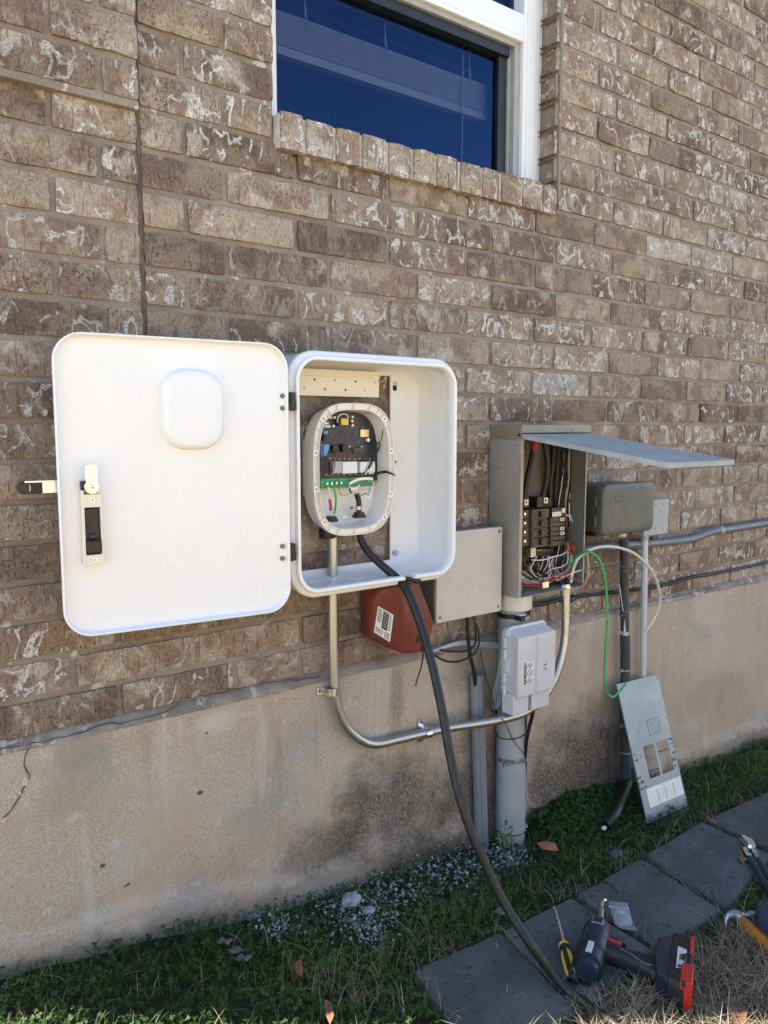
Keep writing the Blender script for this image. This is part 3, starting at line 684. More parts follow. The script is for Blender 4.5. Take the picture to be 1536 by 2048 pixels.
def inpaver(x, y, m=0.0):
    for P in PVP:
        ok = True
        for a, b in zip(P, P[1:] + P[:1]):
            cr = (b.x - a.x) * (y - a.y) - (b.y - a.y) * (x - a.x); ln = math.hypot(b.x - a.x, b.y - a.y)
            if cr / ln > -m: ok = False; break
        if ok: return True
    return False
#@@OBJECTS
# unseen board fence added across the side yard: it throws the warm light back on the wall
fen = root('bounce_fence', 'unseen cedar board fence added across the side yard to bounce warm light onto the wall', 'fence', (3, -5.0, gz(3) - .1))
mb = MB()
for i in range(96):
    x = -5 + i * .145; mb.box((x, -5.0, -.5), (x + .139, -4.982, 1.75 + random.uniform(-.01, .01)))
mb.build('board', surf('bounce_boards', (.55, .42, .27), .8, var=.25, vs=6), fen)
mb = MB(); mb.box((-5, -5.045, .1), (9, -5.001, .19)); mb.box((-5, -5.045, 1.4), (9, -5.001, 1.49)); mb.build('rail', M['leaf2'], fen)

# ================================================================== white cabinet with its door swung open
CD = .150
cx0, cx1 = V(587, 930, CD).x, V(919, 930, CD).x; cz1 = V(760, 713, CD).z + .002; cz0 = V(760, 1176, CD).z
cab = root('enclosure_cabinet', 'white rounded plastic cabinet fixed to the brick wall with its door open', 'cabinet', ((cx0 + cx1) / 2, 0, cz0))
ox1 = V(777, 950, 0).x; oz0 = cz0 + .016; oz1 = V(776, 752, .0).z; ox0 = cx0 + .03
mb = MB(WALLF); r = .062
def off(k, t, rad=None): return rr3(cx0 + k, cx1 - k, cz0 + k, cz1 - k, max(.004, (r if rad is None else rad) - k), t, 9)
rings = [off(.004, .002), off(.0, .006), off(.0, .118), off(-.003, .121), off(-.003, .134), off(.0, .1375), off(.006, .138), off(.0085, .1395), off(.0085, CD - .0015), off(.010, CD), off(.0155, CD), off(.0170, CD - .0015), off(.0175, .128), off(.0135, .122), off(.0140, .040), off(.017, .018), off(.03, .008)]
rings.append(rr3(ox0, ox1, cz0 + .030, oz1, .003, .008, 9)); rings.append(rr3(ox0, ox1, cz0 + .030, oz1, .003, .003, 9))
mb.loft(rings, cap0=False, cap1=False)
body = mb.build('body', M['white'], cab, smooth=50)
def cut(o, boxes):                              # cut openings out of a part, then forget the cutters
    for a, b in boxes:
        c = MB().box(a, b).build('_cut', M['white']); m = o.modifiers.new('b', 'BOOLEAN'); m.object = c; m.operation = 'DIFFERENCE'; m.solver = 'EXACT'
        dg = bpy.context.evaluated_depsgraph_get(); dg.update(); me = bpy.data.meshes.new_from_object(o.evaluated_get(dg)); o.modifiers.clear(); o.data = me
        d = c.data; bpy.data.objects.remove(c); bpy.data.meshes.remove(d)
    o.data.polygons.foreach_set('use_smooth', [True] * len(o.data.polygons)); o.data.set_sharp_from_angle(angle=R_(50))
# the body must be closed for the cut
n0 = V(811, 1163, CD).x; n1 = V(831, 1160, CD).x
def holes(o, lst): cut(o, lst)
holes(body, [((n0, -.16, cz0 - .01), (n1, -.118, cz0 + .022))])
mb = MB(WALLF)
for px, py in ((790, 768), (791, 1106)):
    p = V(px, py, .01); rr_ = .006 if py < 900 else .010
    mb.cyl((p.x, p.z, .0075), (p.x, p.z, .0125), rr_, rr_ * .8, 16); mb.cyl((p.x, p.z, .012), (p.x, p.z, .0155), .0045, .004, 6)
mb.build('mounting_screw', M['bright'], cab, split=.001)
mb = MB(WALLF); p = V(790, 772, .009); mb.prism([(p.x + q[0], p.z + q[1]) for q in rrect(-.006, .006, -.012, .006, .0055)], .0078, .0086)
for px, py, rr_ in ((792, 924, .0028), (860, 1160, .0015), (800, 1140, .0015), (758, 1156, .002), (748, 1152, .001)):
    p = V(px, py, .01); mb.cyl((p.x, p.z, .0078), (p.x, p.z, .0087), rr_, None, 10)
mb.build('keyhole', M['ink'], cab, split=.0005)

# door, folded back almost flat to the wall
hp = V(574, 950, .153); lp = V(114, 950, .108)
HV = Vector((hp.x, hp.y, 0)); U = Vector((lp.x - hp.x, lp.y - hp.y, 0)); dw = U.length; U.normalize()
dzt = V(150, 664, .110).z; dzb = V(170, 1273, .112).z
DF = Fr((hp.x, hp.y, 0), U, (0, 0, 1)); DF.N = Vector((U.y, -U.x, 0)) if Vector((U.y, -U.x, 0)).y < 0 else Vector((-U.y, U.x, 0))
door = None
def doff(k, t): return rr3(-.002 + k, dw - k, dzb + k, dzt - k, max(.004, .050 - k), t, 10)
mb = MB(DF)
mb.loft([doff(.01, -.012), doff(.003, -.010), doff(0, -.004), doff(0, .007), doff(.001, .008), doff(.0028, .008), doff(.0038, .007), doff(.0050, -.001), doff(.009, -.0035), doff(.02, -.004)])
door = mb.build('door', M['white'], cab, smooth=60)
def UP(px, py, n=0.0):                          # the door-plane point seen there
    r_ = ray(px, py); o = Vector((0, -D, CAMZ)); pl = DF.O + DF.N * n; t = (pl - o).dot(DF.N) / r_.dot(DF.N); q = o + r_ * t - DF.O
    return q.dot(DF.U), q.z
# raised back of the outer recess
bu1, _ = UP(328, 820, .01); bu0, _ = UP(447, 820, .01); _, bz1 = UP(390, 740, .01); _, bz0 = UP(390, 897, .01)
mb = MB(DF)
def bo(k, t): return rr3(bu0 + k, bu1 - k, bz0 + k, bz1 - k, .042 - k * .6, t, 10)
mb.loft([bo(-.004, -.006), bo(-.001, -.001), bo(.0, .006), bo(.0015, .010), bo(.005, .0125), bo(.012, .0135), bo(.03, .0138)])
mb.build('recess_back', M['white'], door, smooth=70)
# latch on the inside
lu1, _ = UP(165, 1060, .01); lu0, _ = UP(204, 1060, .01); _, lzb = UP(185, 1129, .01); _, lzt = UP(185, 987, .01)
lw = lu1 - lu0; mb = MB(DF)
def lb(a, b, z0, z1, t0, t1, m): m.box((lu0 + lw * a, z0, t0), (lu0 + lw * b, z1, t1))
h1 = .018
lb(0, .88, lzb, lzb + h1, .0, .016, mb); lb(0, .9, lzt - .024, lzt - .001, .0, .016, mb); lb(.885, 1, lzb, lzt + .006, -.003, .0155, mb); lb(0, .07, lzb + h1 + .0005, lzt - .0245, -.003, .0155, mb)
lat = mb.build('latch', M['cream'], door, bevel=.0006)
mb = MB(DF); lb(.08, .87, lzb + h1 + .001, lzt - .0255, -.003, .008, mb)
mb.box((lu0 + lw * .12, lzb + h1 + .003, .008), (lu0 + lw * .84, lzb + h1 + .026, .0185)); mb.box((lu0 + lw * .30, lzb + h1 + .027, .008), (lu0 + lw * .68, lzb + h1 + .037, .013))
lb(.55, .98, lzt + .0065, lzt + .022, -.003, .008, mb); mb.build('latch_insert', M['black'], lat, bevel=.002)
cu, cz = UP(184, 974, .015)
mb = MB(DF); mb.cyl((cu, cz, -.003), (cu, cz, .0145), .0125, None, 20); mb.prism([(cu + a, cz + b) for a, b in ((-.0095, 0), (-.0085, -.006), (0, -.0095), (.0085, -.006), (.0095, 0), (.0105, .014), (.0105, .036), (.0075, .040), (-.0075, .040), (-.0100, .036), (-.0095, .014))], .0148, .0175)
mb.build('cam', M['bright'], lat, bevel=.0006)
mb = MB(DF); mb.cyl((cu, cz - .001, .0176), (cu, cz - .001, .0205), .0062, .0052, 14)
for zz in (lzt - .011, lzb + .009): mb.cyl((lu0 + lw * .45, zz, .0160), (lu0 + lw * .45, zz, .0172), .0046, .0042, 14)
mb.build('screw', M['bright'], lat, split=.0)
mb = MB(DF)
for (uu, zz, tt) in ((cu, cz - .001, .0206), (lu0 + lw * .45, lzt - .011, .0173), (lu0 + lw * .45, lzb + .009, .0173)):
    mb.box((uu - .0024, zz - .0005, tt), (uu + .0024, zz + .0005, tt + .0002)); mb.box((uu - .0005, zz - .0024, tt), (uu + .0005, zz + .0024, tt + .00025))
mb.build('screw_slot', M['ink'], lat, split=.0)
# swing handle outside, seen past the door's free edge
hu, hz = UP(75, 975, -.02)
mb = MB(DF); hz0 = hz - .0105; hz1 = hz + .0105; ue = dw
mb.box((ue - .03, hz0, -.026), (ue + .022, hz1, -.020)); mb.box((ue - .03, hz1 - .002, -.026), (ue + .050, hz1 + .0015, -.0185)); mb.cyl((ue + .008, hz + .002, -.021), (ue + .008, hz + .002, -.0188), .003, None, 10)
hand = mb.build('handle', M['bright'], door, bevel=.0006)
mb = MB(DF); mb.prism([(ue + .0225, hz0 - .0005), (ue + .050, hz0 - .001)] + [(ue + .050 + .0125 * math.sin(k * math.pi / 8), hz - .0115 * math.cos(k * math.pi / 8)) for k in range(9)] + [(ue + .0225, hz1 + .0005)], -.030, -.019)
mb.build('grip', M['black'], hand, bevel=.002)
mb = MB(DF); mb.box((ue + .024, hz - .007, -.0190), (ue + .041, hz + .007, -.0186)); mb.build('grip_recess', M['ink'], hand)
mb = MB(DF); mb.tube([(ue + .043, hz + .006, -.0182), (ue + .0415, hz, -.018), (ue + .043, hz - .006, -.0182)], .0008, 6); mb.build('grip_tab', M['bright'], hand)
for py in (803, 1104):                          # hinges
    p = V(581, py, .152)
    mb = MB(WALLF); dz = .0175
    mb.box((p.x - .0075, p.z - dz, .138), (p.x + .0105, p.z - .0004, .158)); mb.box((p.x - .0075, p.z + .0004, .138), (p.x + .0095, p.z + dz, .157)); mb.cyl((p.x + .001, p.z - dz - .001, .156), (p.x + .001, p.z + dz + .001, .156), .0045, None, 10)
    hg = mb.build('hinge', M['black'], cab, bevel=.001)
    mb = MB(DF)
    for dy_ in (-.012, .012):
        u_, z_ = UP(566, py + dy_ * 1020 + 1, .0); mb.cyl((u_, z_, -.004), (u_, z_, -.0015), .0052, None, 14); mb.ball((u_, z_, -.001), (.0038, .0038, .0045), 0, 8, 5)
    mb.build('hinge_screw', M['screwd'], hg, split=.0005)

# mounting rail and open charger base inside the cabinet
rp = [V(598, 737, .03), V(758, 745, .03), V(760, 796, .03), V(598, 789, .03)]
rx0, rx1 = V(590, 740, .03).x, V(758.5, 745, .03).x; rz1 = V(757, 745, .03).z; rz0 = V(759, 795, .03).z
rail = root('mounting_rail', 'cream steel rail with two rows of screw holes inside the white cabinet', 'bracket', ((rx0 + rx1) / 2, 0, rz0))
mb = MB(WALLF); mb.box((rx0, rz0, .027), (rx1, rz1, .029)); mb.box((rx0, rz1 - .0145, .0292), (rx1, rz1 + .001, .0315)); mb.box((rx0, rz0 + .004, .006), (rx0 + .004, rz1 - .002, .0268)); mb.box((rx1 - .004, rz1 - .02, .009), (rx1 - .0005, rz1 - .002, .0268)); mb.build('plate', M['cream'], rail, bevel=.0004)
for px, py, scr in ((629, 759, 0), (670, 760, 1), (711, 763, 0), (750, 764.5, 1), (609, 776, 1), (650, 778.5, 0), (691, 780, 0), (730, 781, 1)):
    p = V(px, py, .029); mb = MB(WALLF); mb.cyl((p.x, p.z, .0288), (p.x, p.z, .0295 if not scr else .0300), .0030 if scr else .0026, None, 12)
    mb.build('screw' if scr else 'hole', M['steel'] if scr else M['ink'], rail)
# charger base ------------------------------------------------------
FD = .075
qx0, qx1 = V(627, 940, FD).x, V(789, 930, FD).x; qz1 = V(706, 806, FD).z; qz0 = V(712, 1070, FD).z
chg = root('wall_charger', 'open white oval charger housing with circuit board and wires inside the cabinet', 'charger', ((qx0 + qx1) / 2, 0, qz0))
def sup(k, t, n=48, e=3.2, dx=0.0, dz=0.0):       # rounded oval
    a = (qx1 - qx0) / 2 - k; b = (qz1 - qz0) / 2 - k; mx = (qx0 + qx1) / 2 + dx; mz = (qz0 + qz1) / 2 + dz; out = []
    for i in range(n):
        th = 2 * math.pi * i / n; c, s_ = math.cos(th), math.sin(th)
        out.append((mx + a * math.copysign(abs(c) ** (2 / e), c), mz + b * math.copysign(abs(s_) ** (2 / e), s_), t))
    return out
mb = MB(WALLF)
mb.loft([sup(.016, .014), sup(.009, .018), sup(.0065, .055), sup(.001, .058), sup(.0, .062), sup(.0, FD), sup(.0014, FD), sup(.0016, .067), sup(.0135, .067), sup(.0137, FD), sup(.0150, FD), sup(.0165, .045), sup(.019, .020), sup(.024, .016)], cap0=True, cap1=True)
# bosses and ribs in the flange channel
hs = mb.build('housing', M['white2'], chg, smooth=40)
mb = MB(WALLF); A = sup(.0012, .0668, 48); Bq = sup(.0140, .0668, 48)
for i in range(48):
    a, b = Vector(A[i]), Vector(Bq[i]); m = (a + b) / 2; d_ = (b - a).normalized(); t_ = Vector((-d_.y, d_.x, 0))
    if i % 12 == 6 or i in (1, 47 - 1, 23, 25):
        mb.loft([[m + d_ * sx * .0058 + t_ * sy * .0075 + Vector((0, 0, z)) for sx, sy in ((-1, -1), (1, -1), (1, 1), (-1, 1))] for z in (0, .0066)])
    elif i % 2 == 0:
        mb.loft([[m + d_ * sx * .0062 + t_ * sy * .0006 + Vector((0, 0, z)) for sx, sy in ((-1, -1), (1, -1), (1, 1), (-1, 1))] for z in (0, .0063)])
mb.build('flange_rib', M['white2'], hs, split=.0)
mb = MB(WALLF)
for i in range(48):
    if i % 12 == 6 or i in (1, 46, 23, 25):
        m = (Vector(A[i]) + Vector(Bq[i])) / 2; mb.cyl((m.x, m.y, .0732), (m.x, m.y, .0736), .0021, None, 10)
mb.build('flange_hole', M['ink'], hs, split=.0)
def CP(px, py, d): p = V(px, py, d); return p.x, p.z
PD = .032                                        # the board's front
mb = MB(WALLF); zt = CP(700, 824, PD)[1]; zbm = CP(700, 972, PD)[1]
loop = [p for p in sup(.0185, PD, 64) if p[1] > zbm]; loop.sort(key=lambda p: math.atan2(p[1] - (zt + zbm) / 2, p[0] - (qx0 + qx1) / 2))
mb.loft([[(p[0], p[1], PD - .0016) for p in loop], [(p[0], p[1], PD) for p in loop]]); pcb = mb.build('circuit_board', M['pcb'], chg)
def chipbox(name, px0, py0, px1, py1, d0, d1, mat, par, bev=.0004):
    x0, z1 = CP(px0, py0, d1); x1, z0 = CP(px1, py1, d1)
    if z1 < z0: z0, z1 = z1, z0
    if x1 < x0: x0, x1 = x1, x0
    return MB(WALLF).box((x0, z0, d0), (x1, z1, d1)).build(name, M[mat], par, bevel=bev)
chipbox('transformer', 683, 837, 697, 850, PD, PD + .013, 'yellow', pcb); chipbox('transformer', 676, 836, 683, 851, PD, PD + .010, 'black', pcb)
chipbox('radio_module', 721, 859, 738, 874, PD, PD + .003, 'gold', pcb); chipbox('processor', 679, 861, 689, 872, PD, PD + .0012, 'brk', pcb)
chipbox('capacitor', 648, 889, 659, 911, PD, PD + .012, 'cblue', pcb); chipbox('capacitor', 641, 887, 648, 914, PD, PD + .010, 'wblue', pcb); chipbox('capacitor', 648, 862, 656, 868, PD, PD + .006, 'cblue', pcb)
chipbox('relay', 666, 923, 686, 946, PD, PD + .010, 'chip', pcb); chipbox('relay', 686, 924, 715, 946, PD, PD + .014, 'label', pcb); chipbox('relay', 721, 924, 750, 944, PD, PD + .014, 'label', pcb)
chipbox('heat_sink', 708, 896, 725, 905, PD, PD + .008, 'brk2', pcb)
for px, py, rr_, mt_ in ((662, 835, .003, 'label'), (670, 835, .003, 'label'), (706, 834, .003, 'label'), (705, 842, .003, 'label'), (706, 851, .003, 'label'), (737, 880, .0045, 'label'), (668, 852, .0028, 'label'), (724, 893, .0018, 'label'), (700, 893, .0018, 'label'), (706, 846, .0022, 'red')):
    x, z = CP(px, py, PD + .006); MB(WALLF).cyl((x, z, PD), (x, z, PD + .006), rr_, None, 12).build('led_cap', M[mt_], pcb)
chipbox('connector', 647, 845, 658, 849, PD, PD + .004, 'label', pcb); chipbox('connector', 650, 851, 661, 855, PD, PD + .004, 'label', pcb); chipbox('connector', 738, 944, 748, 948, PD, PD + .004, 'label', pcb)
for px, py, rr_ in ((672, 898, .0085), (691, 896, .0085), (652, 876, .006)):
    x, z = CP(px, py, PD + .016); MB(WALLF).cyl((x, z, PD), (x, z, PD + .016), rr_, None, 16).build('toroid', M['black'], pcb)
mb = MB(WALLF)                                   # small surface parts
for k in range(150):
    px = random.uniform(645, 742); py = random.uniform(834, 915)
    x, z = CP(px, py, PD); a_, b_ = random.uniform(.0004, .0013), random.uniform(.0004, .001); mb.box((x, z, PD), (x + a_, z + b_, PD + .0006), k % 2)
for k in range(9): x, z = CP(658 + k * 10, 918 + random.uniform(-1, 1), PD); mb.box((x, z, PD), (x + .003, z + .0015, PD + .001), 0)
for k in range(9): x, z = CP(652 + k * 12, 949 + random.uniform(-1, 1), PD); mb.cyl((x, z, PD), (x, z, PD + .001), .0012, None, 8, 0)
struct(mb.build('surface_component', [M['gold'], M['chip']], pcb), 'stuff')
mb = MB(WALLF); x0, z1 = CP(642, 958, .04); x1, _ = CP(746, 958, .04); _, z0 = CP(700, 974, .04); mb.box((x0, z0, .012), (x1, z1, .038)); mb.box((x0, z0, .012), (x1, z0 + .003, .040)); tb = mb.build('terminal_block', M['tgreen'], chg, bevel=.0005)
for px, py in ((655, 967), (664, 967), (674, 966), (683, 966), (706, 962), (738, 960)):
    x, z = CP(px, py, .042); MB(WALLF).box((x - .0040, z - .0045, .038), (x + .0040, z + .0045, .042)).build('clamp', surf('green_clamp', (.07, .42, .2), .4), tb, bevel=.0004)
mb = MB(WALLF)
for px, py in ((655, 967), (664, 967), (674, 966), (683, 966)): x, z = CP(px, py, .0423); mb.cyl((x, z, .042), (x, z, .0424), .0022, None, 8)
mb.build('clamp_screw', M['bright'], tb, split=.0)
def wtube(name, pts, r_, mat, par, seg=8):        # pts: (px, py, distance from wall)
    return MB().tube([V(a, b, d) for a, b, d in pts], r_, seg).build(name, M[mat], par)
wtube('wire', [(656, 974, .044), (658, 985, .046), (660, 1000, .046), (661, 1010, .046), (661, 1030, .044)], .0026, 'wwhite', chg)
wtube('wire', [(659.5, 998, .0462), (661, 1010, .0465), (661.5, 1021, .046)], .0034, 'wred', chg)
wtube('wire', [(667, 974, .044), (670, 985, .047), (672, 1000, .048), (671, 1015, .047), (668, 1028, .044)], .0024, 'wgreen', chg)
wtube('wire', [(678, 974, .044), (679, 984, .046), (684, 990, .047), (695, 989, .047), (705, 986, .047), (714, 988, .046), (720, 993, .045)], .0013, 'wyel', chg)
wtube('wire', [(678.8, 974, .0455), (680, 984, .0475), (685, 990.8, .0485), (696, 989.8, .0485)], .0006, 'wgreen', chg)
wtube('wire', [(740, 972, .044), (739, 982, .046), (736, 986, .047), (728, 988, .047), (721, 992, .046)], .0010, 'leaf', chg)
wtube('wire', [(700, 976, .044), (700, 982, .048), (704, 986, .05)], .0022, 'wblue', chg)
wtube('signal_wire', [(727, 824, .05), (752, 832, .062), (764, 850, .062), (764, 872, .06), (758, 890, .055)], .0009, 'black', chg)
wtube('signal_wire', [(740, 887, .044), (756, 886, .052), (759, 894, .054), (752, 910, .052), (744, 926, .052), (734, 944, .05)], .0016, 'black', chg)
wtube('signal_wire', [(738, 888, .042), (752, 888, .052), (756, 896, .054), (748, 912, .052), (740, 928, .052), (731, 946, .05)], .0012, 'black', chg)
wtube('signal_wire', [(737, 938, .052), (734, 944, .052), (730, 949, .052)], .0014, 'label', chg)
wtube('signal_wire', [(748, 949, .04), (760, 944, .062), (772, 943, .080), (783, 947, .086), (790, 951, .088)], .0018, 'black', chg)
wtube('signal_wire', [(748, 950, .04), (760, 947, .062), (772, 945, .080), (783, 948, .0845), (790, 951, .0865)], .0014, 'black', chg)
for q in range(3): wtube('signal_wire', [(663 - q * 2, 900, .046), (656 - q, 915, .046), (650 - q * 2, 935, .046), (645 - q, 955 - q * 8, .042)], .0009, ('black', 'leaf', 'black')[q], chg)
for q in range(2): wtube('signal_wire', [(672, 905, .046), (668 + q * 3, 920, .05), (664 + q * 4, 940, .05), (659 + q * 3, 949, .044)], .0010, ('black', 'wred')[q], chg)
wtube('signal_wire', [(703, 890, .046), (706, 897, .048), (700, 905, .048), (694, 908, .046)], .0008, 'wred', chg)
wtube('tape', [(676, 850, .036), (675, 838, .044), (682, 829, .046), (693, 829, .044), (697, 836, .04)], .0012, 'label', chg)
mb = MB(); a = [V(698, 968, .052), V(716, 959, .056), (V(735, 957, .056)), V(746, 958, .052)]
S_ = spline(a, 6); mb.loft([[p + Vector((0, 0, .0032)), p + Vector((0, -.0006, .0032)), p + Vector((0, -.0006, -.0032)), p + Vector((0, 0, -.0032))] for p in S_]); 
S_ = spline([V(698, 969, .053), V(703, 977, .058), V(712, 977, .058), V(719, 971, .055)], 6); mb.loft([[p + Vector((0, 0, .0026)), p + Vector((0, -.0006, .0026)), p + Vector((0, -.0006, -.0026)), p + Vector((0, 0, -.0026))] for p in S_])
mb.build('paper_tag', M['label'], chg)
mb = MB(WALLF); x, z = CP(735, 991, .05)
mb.add([WALLF.O * 0 + Vector(p) for p in ((x - .006, z - .002, .05), (x + .004, z - .006, .052), (x + .008, z + .003, .052), (x - .001, z + .007, .05), (x - .006, z - .002, .0504), (x + .004, z - .006, .0524), (x + .008, z + .003, .0524), (x - .001, z + .007, .0504))], [(0, 1, 2, 3), (4, 5, 6, 7), (0, 1, 5, 4), (1, 2, 6, 5), (2, 3, 7, 6), (3, 0, 4, 7)]); mb.build('paper_tag', M['label'], chg)
x, z = CP(736, 990, .053); MB(WALLF).box((x - .002, z - .0015, .0530), (x + .0035, z + .0025, .0534)).build('tag_print', M['wblue'], chg)
wtube('cable_end', [(713, 988, .05), (717, 1000, .052), (718, 1014, .052), (718, 1030, .050)], .0065, 'rubber', chg, 12)
for px, py in ((662, 1036), (718, 1028)):        # cable glands
    p = V(px, py, .045); mb = MB(); mb.lathe(p + Vector((0, 0, -.008)), p + Vector((0, 0, 1)), [(0, .0001), (0, .0165), (.006, .0165), (.0065, .0135), (.012, .013), (.012, .0001)], 10); mb.build('cable_gland', M['black'], chg)
mb = MB(WALLF); x, z = CP(718, 1016, .055); mb.box((x - .017, z - .0035, .040), (x - .0075, z + .0035, .042)); mb.box((x + .0075, z - .0035, .040), (x + .017, z + .0035, .042)); mb.cyl((x, z - .0042, .052), (x, z + .0042, .052), .0076, None, 16); mb.build('cable_clamp', M['alu'], chg, bevel=.0004)
mb = MB(WALLF)
for s_ in (-1, 1): mb.cyl((x + s_ * .0125, z, .042), (x + s_ * .0125, z, .0428), .0022, None, 10)
mb.build('clamp_screw', M['ink'], chg, split=.0)
x0, z0 = CP(690, 1033, .05); mb = MB(WALLF); mb.box((x0 - .008, z0 - .003, .045), (x0 + .006, z0, .05)); mb.tube([(x0 - .004, z0, .046), (x0 - .012, z0 + .022, .03)], .0008, 5, smooth=False); mb.tube([(x0 + .004, z0, .046), (x0 - .004, z0 + .022, .03)], .0008, 5, smooth=False); mb.build('inner_clip', M['white2'], chg)
p = V(650, 1066, .04); mb = MB(); mb.lathe(p + Vector((.006, 0, -.012)), p + Vector((.006, 0, 1)), [(0, .0001), (0, .0175), (.010, .020), (.022, .020), (.022, .0001)], 24); mb.build('gland_nut', M['black'], chg)
mb = MB(); bx = V(616, 940, .02).x                  # printed marks and louvres on the left flank
for q in range(46): z = V(616, 880, .02).z - q * .0028; mb.box((qx0 + .0050, -.034, z), (qx0 + .0062, -.020, z + .0012))
mb.build('vent_rib', M['white2'], chg)

# ================================================================== steel conduit and its straps
E1 = [V(664, 1074, .030), V(664.5, 1180, .030), V(666, 1270, .030), V(667.5, 1340, .030), V(672, 1400, .030), V(686, 1444, .030), V(711, 1473, .030), V(745, 1488, .030), V(790, 1480, .032), V(850, 1466, .036), V(900, 1455, .055), V(960, 1446, .085), V(1010, 1437, .108), V(1050, 1424, .115), V(1085, 1396, .115), V(1110, 1354, .112), V(1126, 1300, .108), V(1131, 1250, .104), V(1132, 1175, .100)]
E1[0].x = E1[1].x = E1[2].x; 
mb = MB(); mb.tube(E1, .0118, 16, n=10); emt = mb.build('steel_conduit', M['zinc']); tag(emt, 'shiny galvanized steel conduit bending from the white cabinet down and across to the breaker panel', 'conduit')
def strap(px, py, ax_, lab):
    p = V(px, py, .030); p.y = -.0305 if ax_ == 'z' else -.036; mb = MB(); a = Vector((0, 0, 1)) if ax_ == 'z' else (V(880, 1459, .04) - V(820, 1474, .034)).normalized()
    side = a.cross(Vector((0, -1, 0))).normalized(); yo = -.036 if ax_ != 'z' else -.030; prof = []
    for k in range(13): t = math.pi * k / 12; prof.append((math.cos(t) * .0135, math.sin(t) * .0135))
    pts = [(.030, yo * -1 * 0 - (-yo) + .013 + .0), ]
    base = -.012
    sec = [(.031, base), (.0138, base)] + [(c_, -(-yo) - s_) for c_, s_ in prof] + [(-.0138, base), (-.031, base)]
    rings = []
    for (s1, y1) in sec: rings.append([p + side * s1 + a * h_ + Vector((0, y1 - p.y - t_, 0)) for h_, t_ in ((-.0085, 0), (.0085, 0), (.0085, .0016), (-.0085, .0016))])
    mb.loft(rings); o = root('conduit_strap', lab, 'conduit strap', p, 'two-hole straps on the steel conduit'); mb.build('band', M['bright'], o, bevel=.0004)
    for s_ in (-1, 1):
        q = p + side * .0235 * s_; mb = MB(); mb.cyl(Vector((q.x, base - .0018, q.z)), Vector((q.x, base - .004, q.z)), .0045, .0035, 12); mb.build('screw', M['screwd'], o)
strap(664, 1382, 'z', 'two-hole strap around the upright run of the steel conduit, on the concrete')
strap(850, 1465, 'x', 'two-hole strap around the level run of the steel conduit')
# connector at the top end of the conduit, under the panel
# heavy black cable
G1, G2, G3 = GP(1130, 1975, PTOP + .012), GP(1235, 2052, PTOP + .012), GP(1330, 2120, .02)
cpts = [V(719, 1062, .05), V(724, 1084, .055), V(740, 1108, .075), V(768, 1134, .100), V(797, 1160, .130), V(815, 1184, .160), V(838, 1240, .20), V(862, 1320, .25), V(884, 1420, .30), V(902, 1520, .34), V(924, 1610, .38), V(958, 1700, .42), V(1003, 1796, .465), V(1062, 1890, .53), G1, G2, G3]
mb = MB(); mb.tube(cpts, lambda t: .0080 + .0020 * min(1, t * 4), 14, n=10); tag(mb.build('power_cable', M['rubber']), 'thick black cable hanging from the charger out over the cabinet lip to the pavers', 'cable')
mb = MB(); mb.tube([V(778, 1160, .125), V(792, 1156, .133), V(815, 1158, .135), V(840, 1163, .14)], .0055, 10); tag(mb.build('cable_tie', M['rubber']), 'short black strap across the black cable at the cabinet lip', 'strap')
#@@PART2
# ================================================================== grey junction box, red box, cables under them
JD = .072
jx0, jx1 = V(873, 1200, JD).x, V(1004, 1140, JD).x; jz1 = V(1005, 1053, JD).z; jz0 = V(1003, 1222, JD).z
jb = root('junction_box', 'square light grey junction box with a screwed lid between white cabinet and breaker panel', 'junction box', ((jx0 + jx1) / 2, 0, jz0))
mb = MB(WALLF); mb.box((jx0 + .004, jz0 + .003, .002), (jx1 - .004, jz1 - .003, JD - .014)); mb.build('body', surf('jb_body', (.2, .195, .18), .5), jb, bevel=.003)
mb = MB(WALLF)
def jr(k, t): return rr3(jx0 + k, jx1 - k, jz0 + k, jz1 - k, .007, t, 5)
mb.loft([jr(.001, JD - .0135), jr(0, JD - .012), jr(0, JD - .002), jr(.0015, JD), jr(.01, JD)]); lid = mb.build('lid', M['jbox'], jb, bevel=0)
for sx, sz in ((jx0 + .012, jz0 + .014), (jx0 + .012, jz1 - .014), (jx1 - .012, jz0 + .014), (jx1 - .012, jz1 - .012)):
    mb = MB(WALLF); mb.cyl((sx, sz, JD - .001), (sx, sz, JD + .0006), .0052, .005, 14); sc_ = mb.build('lid_screw', M['screwd'], lid)
    mb = MB(WALLF); mb.box((sx - .003, sz - .0005, JD + .0007), (sx + .003, sz + .0005, JD + .0009)); mb.build('screw_slot', M['ink'], sc_) if False else None
mb = MB(WALLF); cxj, czj = (jx0 + jx1) / 2 + .012, (jz0 + jz1) / 2
mb.ball((cxj, czj, JD + .0002), (.0012, .0012, .0008), 0, 8, 4); mb.box((cxj - .004, czj - .036, JD), (cxj - .0032, czj - .024, JD + .0003)); mb.build('mould_mark', M['screwd'], lid)
